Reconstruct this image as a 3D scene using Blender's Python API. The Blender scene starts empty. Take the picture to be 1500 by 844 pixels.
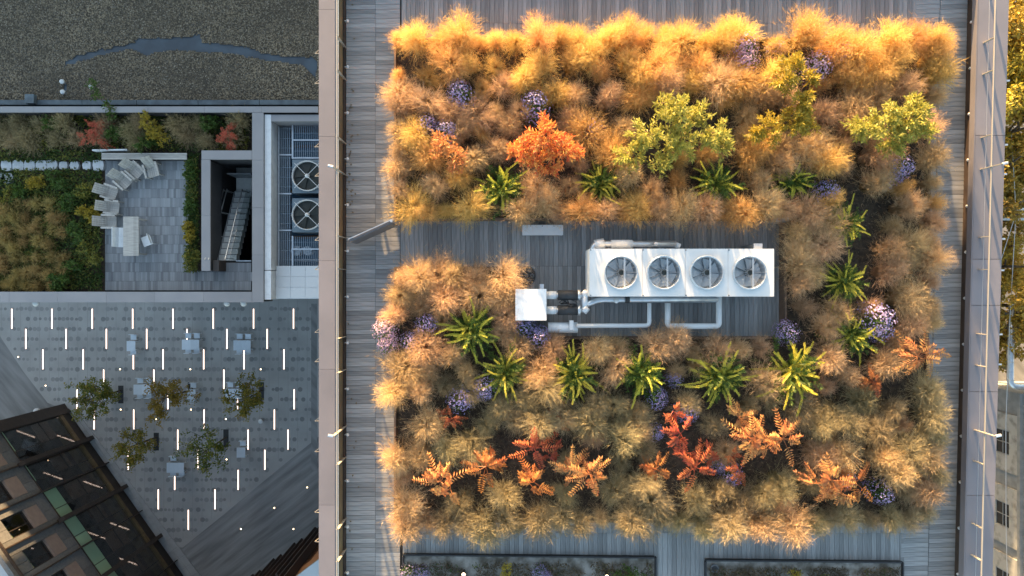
import bpy, math, random
from mathutils import Vector, Matrix, noise
R = random.Random(7)
rad = math.radians
SC = bpy.context.scene
COL = SC.collection
H = 17.9                                   # camera height above the roof deck (deck is z = 0)

# ---------------------------------------------------------------- camera, sky, sun, exposure
cam = bpy.data.cameras.new('camera'); cam.lens = 24; cam.sensor_width = 36; cam.clip_end = 2000
camo = bpy.data.objects.new('camera', cam); COL.objects.link(camo); camo.location = (0, 0, H)
SC.camera = camo
SUN_EL, SUN_AZ = 6.2, 12.0                  # degrees; azimuth counted from +Y towards -X
w = bpy.data.worlds.new('World'); SC.world = w; w.use_nodes = True
nt = w.node_tree; bg = nt.nodes['Background']
sky = nt.nodes.new('ShaderNodeTexSky'); sky.sky_type = 'NISHITA'; sky.sun_disc = False
sky.sun_elevation = rad(SUN_EL); sky.sun_rotation = rad(360 - SUN_AZ)
sky.air_density = 1.0; sky.dust_density = 1.9; sky.ozone_density = 0.9
nt.links.new(sky.outputs[0], bg.inputs[0]); bg.inputs[1].default_value = 0.15
sl = bpy.data.lights.new('sun', 'SUN'); sl.energy = 5.0; sl.angle = rad(0.6); sl.color = (1.0, 0.66, 0.33)
so = bpy.data.objects.new('sun', sl); COL.objects.link(so)
sd = Vector((-math.sin(rad(SUN_AZ)) * math.cos(rad(SUN_EL)), math.cos(rad(SUN_AZ)) * math.cos(rad(SUN_EL)), math.sin(rad(SUN_EL))))
so.rotation_euler = sd.to_track_quat('Z', 'Y').to_euler()
so.location = sd * 60
SC.view_settings.view_transform = 'Standard'; SC.view_settings.look = 'None'
SC.view_settings.exposure = 2.5; SC.view_settings.gamma = 1.0
SC.cycles.max_bounces = 6; SC.cycles.transparent_max_bounces = 8

def Q(px, py, z=0.0):                      # photo pixel on the horizontal plane at height z
    D = H - z
    return Vector(((px - 750) * D / 1000, -(py - 422) * D / 1000, z))

# ---------------------------------------------------------------- materials
MATS = {}
def mat(name, col, rough=0.7, metal=0.0, col2=None, scale=4.0, detail=4.0, bump=0.0, bscale=None, rnd=0.0, stretch=None,
        attr=None, rot=0.0, transl=0.0, emit=None, estr=0.0, spec=None, coords='Object', lo=0.35, hi=0.65, hue=0.0):
    m = bpy.data.materials.new(name); m.use_nodes = True; MATS[name] = m
    n = m.node_tree.nodes; L = m.node_tree.links; b = n['Principled BSDF']; out = n['Material Output']
    b.inputs['Roughness'].default_value = rough; b.inputs['Metallic'].default_value = metal
    if spec is not None: b.inputs['Specular IOR Level'].default_value = spec
    tc = n.new('ShaderNodeTexCoord'); mp = n.new('ShaderNodeMapping'); L.new(tc.outputs[coords], mp.inputs[0])
    if stretch: mp.inputs['Scale'].default_value = stretch
    if rot:
        m0 = n.new('ShaderNodeMapping'); m0.inputs['Rotation'].default_value = (0, 0, rot); L.new(tc.outputs[coords], m0.inputs[0]); L.new(m0.outputs[0], mp.inputs[0])
    cur = None
    if col2 is not None:
        no = n.new('ShaderNodeTexNoise'); no.inputs['Scale'].default_value = scale; no.inputs['Detail'].default_value = detail
        L.new(mp.outputs[0], no.inputs['Vector'])
        mr = n.new('ShaderNodeMapRange'); mr.inputs[1].default_value = lo; mr.inputs[2].default_value = hi
        L.new(no.outputs['Fac'], mr.inputs[0])
        mx = n.new('ShaderNodeMix'); mx.data_type = 'RGBA'; mx.inputs['A'].default_value = (*col, 1); mx.inputs['B'].default_value = (*col2, 1)
        L.new(mr.outputs[0], mx.inputs['Factor']); cur = mx.outputs['Result']
    if attr:
        at = n.new('ShaderNodeAttribute'); at.attribute_name = attr[0]
        mx = n.new('ShaderNodeMix'); mx.data_type = 'RGBA'; L.new(at.outputs['Fac'], mx.inputs['Factor'])
        if cur is None: mx.inputs['A'].default_value = (*col, 1)
        else: L.new(cur, mx.inputs['A'])
        mx.inputs['B'].default_value = (*attr[1], 1); cur = mx.outputs['Result']
    if rnd or hue:
        oi = n.new('ShaderNodeObjectInfo'); hs = n.new('ShaderNodeHueSaturation')
        mr = n.new('ShaderNodeMapRange'); mr.inputs[3].default_value = 1 - rnd; mr.inputs[4].default_value = 1 + rnd
        L.new(oi.outputs['Random'], mr.inputs[0]); L.new(mr.outputs[0], hs.inputs['Value'])
        if hue:
            m2 = n.new('ShaderNodeMath'); m2.operation = 'MULTIPLY'; m2.inputs[1].default_value = 7.31
            m3 = n.new('ShaderNodeMath'); m3.operation = 'FRACT'; L.new(oi.outputs['Random'], m2.inputs[0]); L.new(m2.outputs[0], m3.inputs[0])
            m4 = n.new('ShaderNodeMapRange'); m4.inputs[3].default_value = .5 - hue; m4.inputs[4].default_value = .5 + hue
            L.new(m3.outputs[0], m4.inputs[0]); L.new(m4.outputs[0], hs.inputs['Hue'])
        if cur is None: hs.inputs['Color'].default_value = (*col, 1)
        else: L.new(cur, hs.inputs['Color'])
        cur = hs.outputs['Color']
    if cur is None: b.inputs['Base Color'].default_value = (*col, 1)
    else: L.new(cur, b.inputs['Base Color'])
    if bump:
        nb = n.new('ShaderNodeTexNoise'); nb.inputs['Scale'].default_value = bscale or scale * 3; nb.inputs['Detail'].default_value = 3
        L.new(mp.outputs[0], nb.inputs['Vector']); bp = n.new('ShaderNodeBump'); bp.inputs['Strength'].default_value = bump
        bp.inputs['Distance'].default_value = 0.02
        L.new(nb.outputs['Fac'], bp.inputs['Height']); L.new(bp.outputs[0], b.inputs['Normal'])
    if emit: b.inputs['Emission Color'].default_value = (*emit, 1); b.inputs['Emission Strength'].default_value = estr
    if transl:
        tr = n.new('ShaderNodeBsdfTranslucent'); ms = n.new('ShaderNodeMixShader'); ms.inputs[0].default_value = transl
        if cur is None: tr.inputs[0].default_value = (*col, 1)
        else: L.new(cur, tr.inputs[0])
        L.new(b.outputs[0], ms.inputs[1]); L.new(tr.outputs[0], ms.inputs[2]); L.new(ms.outputs[0], out.inputs[0])
    return m

def glass_mat(name, tint, ior=1.6):
    m = bpy.data.materials.new(name); m.use_nodes = True; MATS[name] = m
    n = m.node_tree.nodes; L = m.node_tree.links; out = n['Material Output']
    t = n.new('ShaderNodeBsdfTransparent'); t.inputs[0].default_value = (*tint, 1)
    g = n.new('ShaderNodeBsdfGlossy'); g.inputs['Roughness'].default_value = 0.02
    f = n.new('ShaderNodeFresnel'); ge_ = n.new('ShaderNodeNewGeometry'); mr = n.new('ShaderNodeMapRange'); mr.inputs[3].default_value = ior; mr.inputs[4].default_value = 1 / ior
    L.new(ge_.outputs['Backfacing'], mr.inputs[0]); L.new(mr.outputs[0], f.inputs[0])
    ms = n.new('ShaderNodeMixShader'); L.new(f.outputs[0], ms.inputs[0]); L.new(t.outputs[0], ms.inputs[1]); L.new(g.outputs[0], ms.inputs[2])
    L.new(ms.outputs[0], out.inputs[0]); return m

mat('deck', (.215, .213, .208), .75, col2=(.30, .296, .288), scale=2.2, stretch=(14, 1.1, 1), bump=.25, bscale=6, rnd=.26, hue=.012)
mat('deck_sub', (.03, .028, .026), .9)
mat('soil', (.035, .026, .018), .95, col2=(.085, .06, .038), scale=9, bump=.8)
mat('timber_edge', (.20, .12, .075), .7, col2=(.12, .075, .05), scale=3, bump=.3, rnd=.15)
mat('coping', (.195, .182, .20), .6, col2=(.165, .156, .172), scale=.9, rnd=.06, spec=.5)
mat('coping_grey', (.30, .285, .29), .55, col2=(.26, .25, .26), scale=.8, rnd=.05)
mat('bronze', (.045, .03, .022), .55, col2=(.07, .045, .03), scale=3)
mat('channel', (.10, .095, .10), .5)
mat('steel', (.55, .54, .52), .38, .85, rnd=.05)
mat('post_steel', (.40, .36, .30), .5, .3)
mat('white_metal', (.63, .635, .64), .65, col2=(.55, .555, .555), scale=2.2, detail=8, lo=.4, hi=.75, spec=.2)
mat('white_dirty', (.72, .73, .74), .5, col2=(.58, .59, .60), scale=5, lo=.45, hi=.8)
mat('galv', (.62, .64, .66), .36, .75, col2=(.50, .52, .55), scale=6, bump=.05)
mat('lagging', (.70, .71, .72), .45, .35, col2=(.60, .61, .62), scale=7, bump=.15)
mat('black_rubber', (.02, .02, .022), .6, col2=(.035, .035, .037), scale=8, bump=.2)
mat('fan_dark', (.13, .135, .14), .5, .3)
mat('fan_black', (.022, .026, .022), .6)
mat('pit_steel', (.16, .20, .23), .5, .4)
mat('fan_blade', (.50, .52, .53), .45, .3)
mat('wire', (.40, .42, .45), .4, .7)
mat('gravel', (.05, .037, .024), .95, attr=('shade', (.06, .048, .034)), col2=(.37, .285, .185), scale=16, detail=2, lo=.42, hi=.72, bump=1, bscale=18)
mat('pebble', (.36, .30, .225), .9, rnd=.0, attr=('shade', (.07, .062, .055)))
mat('membrane', (.065, .085, .105), .45, col2=(.045, .055, .068), scale=1.5, bump=.1)
mat('flashing', (.11, .14, .16), .55, col2=(.06, .075, .088), scale=2.5, bump=.15)
mat('paver', (.30, .31, .32), .8, attr=('shade', (.17, .175, .185)), bump=.1)
mat('stone_light', (.60, .61, .62), .85, col2=(.5, .5, .5), scale=6)
mat('teak', (.47, .44, .40), .75, col2=(.34, .315, .29), scale=2.5, stretch=(1, 14, 1), rnd=.12)
mat('stair_conc', (.62, .605, .565), .8, col2=(.54, .53, .50), scale=5)
mat('dark_wall', (.06, .058, .06), .85, col2=(.045, .043, .045), scale=2)
mat('pit_floor', (.10, .22, .33), .6, col2=(.06, .13, .21), scale=1.2)
mat('rust', (.22, .13, .06), .8)
mat('grate', (.30, .36, .42), .45, .6)
mat('white_tile', (.60, .62, .635), .55, rnd=.04)
mat('asphalt', (.17, .168, .165), .9, col2=(.28, .276, .27), scale=1.6, detail=9, stretch=(.14, 1, 1), rot=rad(48), bump=.1, bscale=20)
mat('road', (.17, .168, .165), .9, col2=(.33, .325, .315), scale=2.2, detail=10, stretch=(.10, 1, 1), rot=rad(-37), bump=.1, bscale=20, lo=.3, hi=.7)
mat('concrete', (.32, .312, .298), .9, col2=(.39, .38, .362), scale=.5, detail=8, bump=.05, bscale=20)
mat('dot', (.20, .198, .195), .9, attr=('shade', (.285, .28, .272)))
mat('lens', (1, .9, .8), .5, emit=(1, .80, .66), estr=.55)
mat('lens_fringe', (.45, .2, .14), .6)  # reddish fringe around the glowing lens, put into the frame colour
mat('lens_warm', (1, .8, .5), .5, emit=(1, .72, .42), estr=1.6)
mat('table_blue', (.62, .68, .74), .45, col2=(.57, .63, .69), scale=3, rnd=.08)
mat('bark', (.075, .055, .04), .9, col2=(.12, .095, .07), scale=12, bump=.5)
mat('clad_grey', (.115, .115, .115), .7, col2=(.15, .148, .145), scale=6, rnd=.16)
mat('clad_tan', (.29, .215, .175), .7, col2=(.25, .185, .155), scale=3, rnd=.06)
mat('pier_dark', (.035, .026, .022), .6, col2=(.05, .036, .028), scale=4)
mat('spandrel_green', (.30, .46, .29), .3, col2=(.26, .41, .26), scale=.6, rnd=.05)
mat('brass', (.22, .155, .07), .5, .2, col2=(.15, .10, .05), scale=2)
mat('inner_brown', (.17, .10, .065), .8, col2=(.10, .07, .05), scale=.5)
mat('inner_dark', (.016, .020, .026), .8)
mat('plinth_tile', (.36, .36, .355), .8, col2=(.31, .31, .305), scale=2, rnd=.07)
mat('roof_pale', (.42, .44, .46), .7, col2=(.36, .38, .40), scale=.5)
mat('fin_brown', (.07, .045, .035), .6)
mat('wall_painted_glow', (.50, .20, .07), .6, col2=(.32, .13, .055), scale=1.0)  # warm light on the facade, put into the wall's base colour
mat('low_soil', (.30, .28, .25), .95, col2=(.10, .085, .065), scale=4, detail=8, bump=.6)
mat('old_concrete', (.34, .335, .315), .9, col2=(.16, .155, .145), scale=1.6, detail=9, lo=.48, hi=.75, bump=.3)
mat('frame_grey', (.24, .25, .255), .7, col2=(.18, .19, .195), scale=2)
mat('window_dark', (.015, .018, .02), .15)
mat('shade_block_wall', (.30, .28, .26), .8, col2=(.24, .225, .21), scale=.4)
glass_mat('glass_dark', (.86, .83, .80), 1.7)
glass_mat('glass_clear', (.92, .95, .95), 1.45)
# plants
G_T = dict(rough=.75, transl=.38, rnd=.16, hue=.012, spec=.2)
mat('grass_gold_sunlit', (.54, .31, .075), attr=('t', (.76, .50, .20)), **G_T)  # sunlight on the top rows is partly put into this colour
mat('grass_tan', (.42, .265, .118), attr=('t', (.67, .465, .275)), **G_T)
mat('grass_olive', (.25, .20, .10), attr=('t', (.45, .36, .21)), **G_T)  # duller tone; in the lower bed it also carries the rows' shade
mat('grass_amber', (.32, .22, .07), attr=('t', (.48, .35, .14)), **G_T)
L_T = dict(rough=.5, transl=.35, spec=.35)
mat('leaf_green', (.055, .11, .022), attr=('t', (.11, .17, .03)), **L_T)
mat('leaf_spray', (.04, .095, .016), attr=('t', (.72, .64, .08)), rnd=.12, hue=.012, **L_T)
mat('leaf_yellowgreen', (.25, .26, .045), attr=('t', (.50, .45, .10)), **L_T)
mat('leaf_yellow', (.42, .30, .03), attr=('t', (.28, .24, .04)), **L_T)
mat('leaf_orange', (.55, .10, .04), attr=('t', (.72, .42, .11)), **L_T)
mat('leaf_amber', (.42, .14, .055), attr=('t', (.58, .33, .11)), **L_T)
mat('leaf_sumac', (.36, .075, .035), attr=('t', (.52, .19, .055)), rnd=.15, hue=.015, **L_T)
mat('leaf_sumac_red', (.52, .09, .05), attr=('t', (.56, .15, .08)), **L_T)
mat('leaf_plaza', (.12, .15, .03), attr=('t', (.34, .24, .03)), rnd=.1, hue=.02, **L_T)
mat('leaf_street', (.26, .19, .03), attr=('t', (.54, .37, .05)), rnd=.2, hue=.02, **L_T)
mat('leaf_cover', (.055, .10, .022), attr=('t', (.36, .30, .05)), **L_T)
mat('leaf_litter', (.10, .075, .045), attr=('t', (.24, .18, .11)), **L_T)
mat('petal_violet', (.25, .19, .40), rough=.6, attr=('t', (.40, .34, .56)), transl=.25, rnd=.1, hue=.015)
mat('petal_pink', (.36, .22, .36), rough=.6, attr=('t', (.48, .35, .45)), transl=.25, rnd=.1, hue=.015)
mat('stem', (.13, .085, .045), .8)

# ---------------------------------------------------------------- mesh helpers
class MB:
    def __init__(s): s.v = []; s.f = []; s.a = []; s.m = []
    def add(s, vs, fs, a=0.0, mi=0):
        o = len(s.v); s.v += [tuple(p) for p in vs]
        s.a += (list(a) if isinstance(a, (list, tuple)) else [a] * len(vs))
        for f in fs: s.f.append([i + o for i in f]); s.m.append(mi)
        return s
    def box(s, x0, y0, z0, x1, y1, z1, a=0.0, mi=0):
        return s.add([(x0, y0, z0), (x1, y0, z0), (x1, y1, z0), (x0, y1, z0), (x0, y0, z1), (x1, y0, z1), (x1, y1, z1), (x0, y1, z1)],
                     [(0, 3, 2, 1), (4, 5, 6, 7), (0, 1, 5, 4), (1, 2, 6, 5), (2, 3, 7, 6), (3, 0, 4, 7)], a, mi)
    def obox(s, c, ax, ay, az, a=0.0, mi=0):   # oriented box: centre and three half-axis vectors
        c, ax, ay, az = map(Vector, (c, ax, ay, az))
        P = [c + i * ax + j * ay + k * az for k in (-1, 1) for (i, j) in ((-1, -1), (1, -1), (1, 1), (-1, 1))]
        return s.add(P, [(0, 3, 2, 1), (4, 5, 6, 7), (0, 1, 5, 4), (1, 2, 6, 5), (2, 3, 7, 6), (3, 0, 4, 7)], a, mi)
    def bar(s, p, q, wd, ht, up=(0, 0, 1), a=0.0):
        p, q = Vector(p), Vector(q); d = q - p; u = Vector(up)
        sx = d.cross(u)
        if sx.length < 1e-6: sx = d.cross(Vector((1, 0, 0)))
        sx.normalize(); uz = sx.cross(d).normalized()
        return s.obox((p + q) / 2, d / 2, sx * wd / 2, uz * ht / 2, a)
    def prism(s, pts, z0, z1, a=0.0, mi=0):    # pts: xy outline counter-clockwise
        n = len(pts)
        vs = [(p[0], p[1], z0) for p in pts] + [(p[0], p[1], z1) for p in pts]
        fs = [tuple(range(n - 1, -1, -1)), tuple(range(n, 2 * n))] + [(i, (i + 1) % n, n + (i + 1) % n, n + i) for i in range(n)]
        return s.add(vs, fs, a, mi)
    def tube(s, pts, r, seg=10, r1=None, cap=True, a=0.0):
        pts = [Vector(p) for p in pts]; n = len(pts); r1 = r if r1 is None else r1
        t = (pts[1] - pts[0]).normalized(); ref = t.orthogonal().normalized(); vs = []
        for i, p in enumerate(pts):
            if i == 0: tt = (pts[1] - p).normalized()
            elif i == n - 1: tt = (p - pts[i - 1]).normalized()
            else: tt = ((pts[i + 1] - p).normalized() + (p - pts[i - 1]).normalized()).normalized()
            ref = (ref - tt * ref.dot(tt)).normalized(); b = tt.cross(ref); rr = r + (r1 - r) * i / (n - 1)
            for k in range(seg):
                an = 2 * math.pi * k / seg; vs.append(p + ref * math.cos(an) * rr + b * math.sin(an) * rr)
        fs = [(i * seg + k, i * seg + (k + 1) % seg, (i + 1) * seg + (k + 1) % seg, (i + 1) * seg + k) for i in range(n - 1) for k in range(seg)]
        if cap: fs += [tuple(range(seg - 1, -1, -1)), tuple((n - 1) * seg + k for k in range(seg))]
        return s.add(vs, fs, a)
    def lathe(s, prof, seg=32, c=(0, 0, 0), a=0.0):   # profile [(r,z)]
        n = len(prof); c = Vector(c)
        vs = [c + Vector((r * math.cos(2 * math.pi * k / seg), r * math.sin(2 * math.pi * k / seg), z)) for r, z in prof for k in range(seg)]
        fs = [(i * seg + k, i * seg + (k + 1) % seg, (i + 1) * seg + (k + 1) % seg, (i + 1) * seg + k) for i in range(n - 1) for k in range(seg)]
        return s.add(vs, fs, a)
    def disc(s, c, r, seg=12, a=0.0):
        c = Vector(c); return s.add([c + Vector((r * math.cos(2 * math.pi * k / seg), r * math.sin(2 * math.pi * k / seg), 0)) for k in range(seg)], [tuple(range(seg))], a)
    def mesh(s, name, m, smooth=False, attr='t'):
        me = bpy.data.meshes.new(name); me.from_pydata(s.v, [], s.f)
        ms = m if isinstance(m, (list, tuple)) else [m]
        for q in ms: me.materials.append(MATS[q])
        if len(ms) > 1: me.polygons.foreach_set('material_index', s.m)
        if any(s.a):
            at = me.attributes.new(attr, 'FLOAT', 'POINT'); at.data.foreach_set('value', s.a)
        if smooth: me.polygons.foreach_set('use_smooth', [True] * len(me.polygons))
        me.update(); return me
    def build(s, name, m, parent=None, smooth=False, attr='t', loc=None, rz=0.0):
        return put(name, s.mesh(name, m, smooth, attr), parent, loc, rz)

def put(name, me, parent=None, loc=None, rz=0.0):
    o = bpy.data.objects.new(name, me); COL.objects.link(o)
    if parent is not None: o.parent = parent
    if loc is not None: o.location = loc
    if rz: o.rotation_euler.z = rz
    return o
def thing(name, label, cat, loc=(0, 0, 0), rz=0.0, group=None):
    o = put(name, None, None, loc, rz); return tag(o, label, cat, group)
def tag(o, label, cat, group=None):
    o['label'] = label; o['category'] = cat
    if group: o['group'] = group
    return o
def struct(o): o['kind'] = 'structure'; return o
def stuff(o): o['kind'] = 'stuff'; return o
def copy_tree(o, parent=None):
    c = o.copy(); COL.objects.link(c)
    if parent is not None: c.parent = parent
    for ch in o.children: copy_tree(ch, c)
    return c
def rounded(pts, r=.15, n=5):              # polyline with rounded corners
    pts = [Vector(p) for p in pts]; out = [pts[0]]
    for i in range(1, len(pts) - 1):
        a, b, c = pts[i - 1], pts[i], pts[i + 1]
        p = b + (a - b).normalized() * r; q = b + (c - b).normalized() * r
        for k in range(n + 1):
            t = k / n; out.append((1 - t) ** 2 * p + 2 * t * (1 - t) * b + t * t * q)
    return out + [pts[-1]]

# ================================================================ GROUND LEVEL (z = -40)
ZG = -40.0
struct(MB().add([(-400, -400, ZG), (400, -400, ZG), (400, 400, ZG), (-400, 400, ZG)], [(0, 1, 2, 3)]).build('street', 'asphalt'))
def poly(px, z): return [Q(x, y, z) for x, y in px]
pl = [(-60, 415), (-60, 425), (-10, 470), (60, 540), (110, 600), (290, 850), (268, 800), (470, 640), (480, 560), (480, 415)]
pl = [(-40, 415), (470, 415), (470, 637), (385, 706), (330, 752), (268, 802), (235, 800), (110, 606), (70, 590), (35, 545), (0, 492), (-40, 440)]
pts = [Q(x, y, ZG) for x, y in pl][::-1]
plaza = struct(MB().prism(pts, ZG - .1, ZG + .03).build('plaza_paving', 'concrete'))
# dark round setts in rows, laid in the paving
def inside(px, py, P):
    c = False; j = len(P) - 1
    for i in range(len(P)):
        if (P[i][1] > py) != (P[j][1] > py) and px < (P[j][0] - P[i][0]) * (py - P[i][1]) / (P[j][1] - P[i][1]) + P[i][0]: c = not c
        j = i
    return c
mb = MB(); y = 452.6; row = 0
safe = [(x * .985 + 4, y_ * .985 + 6) for x, y_ in pl]
while y < 800:
    x = 2 + (row % 2) * 3
    while x < 458:
        if inside(x, y, safe) and inside(x + 6, y + 4, pl) and R.random() < .80:
            c = Q(x + R.uniform(-.5, .5), y + R.uniform(-.4, .4), ZG + .034); s_ = R.choice((.13, .16, .19, .21))
            n = 8; mb.add([c + Vector((math.cos(k * math.pi / 4 + .39) * s_, math.sin(k * math.pi / 4 + .39) * s_, 0)) for k in range(n)], [tuple(range(n))], R.random())
        x += R.choice((6.2, 6.2, 8.0, 11.0))
    y += 14.72; row += 1
stuff(mb.build('paving_dot', 'dot', plaza, attr='shade'))
# paving joints, thin dark slots
mb = MB()
for k in range(0, 34):
    x = 2 + k * 14.0
    ys = [yy for yy in range(430, 800, 6) if inside(x, yy, safe)]
    if len(ys) > 3:
        a, b = Q(x, ys[0], ZG + .033), Q(x, ys[-1], ZG + .033); mb.box(a.x - .012, b.y, ZG + .02, a.x + .012, a.y, ZG + .033, .8)
stuff(mb.build('paving_joint', 'dot', plaza, attr='shade'))
# worn drainage slot along the main building
a = Q(456, 445, ZG); b = Q(456, 690, ZG)
struct(MB().box(a.x, b.y, ZG + .03, a.x + .5, a.y, ZG + .036).build('drain_strip', 'asphalt'))

rp = [Q(x, y, ZG) for x, y in [(472, 634), (385, 704), (330, 750), (266, 804), (300, 870), (520, 870), (520, 634)]]
struct(MB().add([(p.x, p.y, ZG + .012) for p in rp], [tuple(range(len(rp)))]).build('road', 'road'))
# recessed light strips
strips = [(x, 467) for x in (17.5, 76.3, 135.3, 194.5, 253.5, 312.5, 371.5, 430)] + [(x, 496.5) for x in (38, 97, 156, 215, 274, 332.5, 391.5)] + \
    [(x, 526.5) for x in (63, 122, 195.5, 239, 298.5, 357.5, 416)] + [(x, 556) for x in (152, 225.5, 328)] + [(x, 585) for x in (113, 246, 348, 431)] + \
    [(x, 614.5) for x in (138, 196, 299, 402)] + [(x, 644) for x in (260.5, 363.5, 422)] + [(x, 673.5) for x in (188, 290, 388)] + \
    [(x, 703) for x in (256, 349)] + [(x, 731.5) for x in (232, 315)] + [(276, 761.5)]
fr = MB().box(-.08, -.87, 0, .08, .87, .012).mesh('strip_frame', 'lens_fringe'); le = MB().box(-.042, -.84, .012, .042, .84, .022).mesh('strip_lens', 'lens')
for x, y in strips:
    c = Q(x, y, ZG + .03)
    if not inside(x, y, pl): continue
    t = thing('ground_light_strip', 'long white lit light strip set flush in the grey plaza paving', 'light strip', c, 0, 'lit strips in the plaza paving')
    put('frame', fr, t); put('lens', le, t)
sp = [(27, 523), (67, 565), (176, 541), (279, 541), (382, 541), (177, 600), (280, 600), (229, 614), (331, 614), (332, 673), (450, 714), (402, 744), (353, 775), (430, 775)]
sb = MB().lathe([(.13, 0), (.13, .015), (.055, .02)], 14).mesh('spot_body', 'frame_grey'); sle = MB().disc((0, 0, .021), .055).mesh('spot_lens', 'lens_warm')
for x, y in sp:
    t = thing('ground_spot_light', 'tiny round warm spot light glowing in the street or plaza surface', 'spot light', Q(x, y, ZG + .03), 0, 'round ground spot lights')
    put('rim', sb, t); put('lens', sle, t)

# plaza tables and chairs
def mk_table():
    m = {}
    m['top'] = MB().box(-.36, -.42, .71, .36, .42, .74).mesh('table_top', 'table_blue')
    m['leg'] = MB().box(-.02, -.02, 0, .02, .02, .71).mesh('table_leg', 'table_blue')
    return m
TB = mk_table()
CH = {'seat': MB().box(-.24, -.22, .42, .24, .22, .455).mesh('seat', 'table_blue'), 'back': MB().box(-.24, -.25, .50, .24, -.215, .82).mesh('back', 'table_blue'),
      'leg': MB().box(-.014, -.014, 0, .014, .014, .42).mesh('leg', 'table_blue'), 'upr': MB().box(-.014, -.25, .42, .014, -.22, .52).mesh('upright', 'table_blue')}
def table(px, py, label):
    t = thing('cafe_table', label, 'table', Q(px, py, ZG + .03), 0, 'pale blue tables on the plaza')
    put('table_top', TB['top'], t)
    for a in (-.32, .32):
        for b in (-.38, .38): put('leg', TB['leg'], t, (a, b, 0))
def chair(px, py, rz, label):
    t = thing('cafe_chair', label, 'chair', Q(px, py, ZG + .03), rz, 'pale blue chairs on the plaza')
    put('seat', CH['seat'], t); put('backrest', CH['back'], t)
    for a in (-.21, .21):
        for b in (-.19, .19): put('leg', CH['leg'], t, (a, b, 0))
        put('back_upright', CH['upr'], t, (a, 0, 0))
PI = math.pi
def tset(cx, cy, two, top, bot, where, extra=()):
    xs = (-6.2, 6.2) if two else (0,)
    nm = {-6.2: 'left', 6.2: 'right', 0: 'only'}
    for x in xs: table(cx + x, cy, ('pale blue square table, %s one of the pair %s' % (nm[x], where)) if two else 'single pale blue square table ' + where)
    for x in top: chair(cx + x + .8, cy - 12.5, PI, 'pale blue chair at the upper %sside of the table %s' % ({-6.2: 'left ', 6.2: 'right ', 0: ''}[x], where))
    for x in bot: chair(cx + x + .5, cy + 8.6, 0, 'pale blue chair at the lower %sside of the table %s' % ({-6.2: 'left ', 6.2: 'right ', 0: ''}[x], where))
    for x, y, r in extra: chair(cx + x, cy + y, r, 'pale blue chair at the right end of the tables ' + where)
tset(199, 506, False, (0,), (0,), 'nearest the terrace wall')
tset(285, 504, True, (-6.2, 6.2), (-6.2, 6.2), 'in the upper row middle')
tset(359.5, 505, True, (-6.2, 6.2), (-6.2, 6.2), 'at the upper row right')
tset(215, 569, True, (-6.2, 6.2), (-6.2, 6.2), 'beside the yellow tree', ((16, 0, PI / 2),))
tset(286, 576, False, (0,), (0,), 'right of the yellow tree')
tset(346, 575, True, (-6.2, 6.2), (), 'under the rightmost tree')
tset(161, 571, False, (), (0,), 'under the leftmost plaza tree')
tset(358, 660, False, (0,), (), 'alone at the lower right')
tset(263, 682, True, (-6.2,), (-6.2, 6.2), 'between the lower trees')
# small round white things
c = Q(386, 615, ZG + .03)
t = thing('round_bollard', 'small round white topped bollard right of the plaza trees', 'bollard', c)
MB().lathe([(.12, 0), (.12, .7)], 16).build('post', 'frame_grey', t); MB().lathe([(.001, .76), (.18, .75), (.19, .70), (.001, .70)], 16).build('cap', 'white_metal', t, True)
c = Q(63, 601, ZG)
t = thing('round_bollard', 'white domed bollard at the corner of the dark glazed building', 'bollard', c)
MB().lathe([(.2, 0), (.2, .7)], 16).build('post', 'frame_grey', t); MB().lathe([(.001, 1.0), (.2, .95), (.3, .8), (.3, .7), (.001, .7)], 20).build('dome', 'white_metal', t, True)

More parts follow.
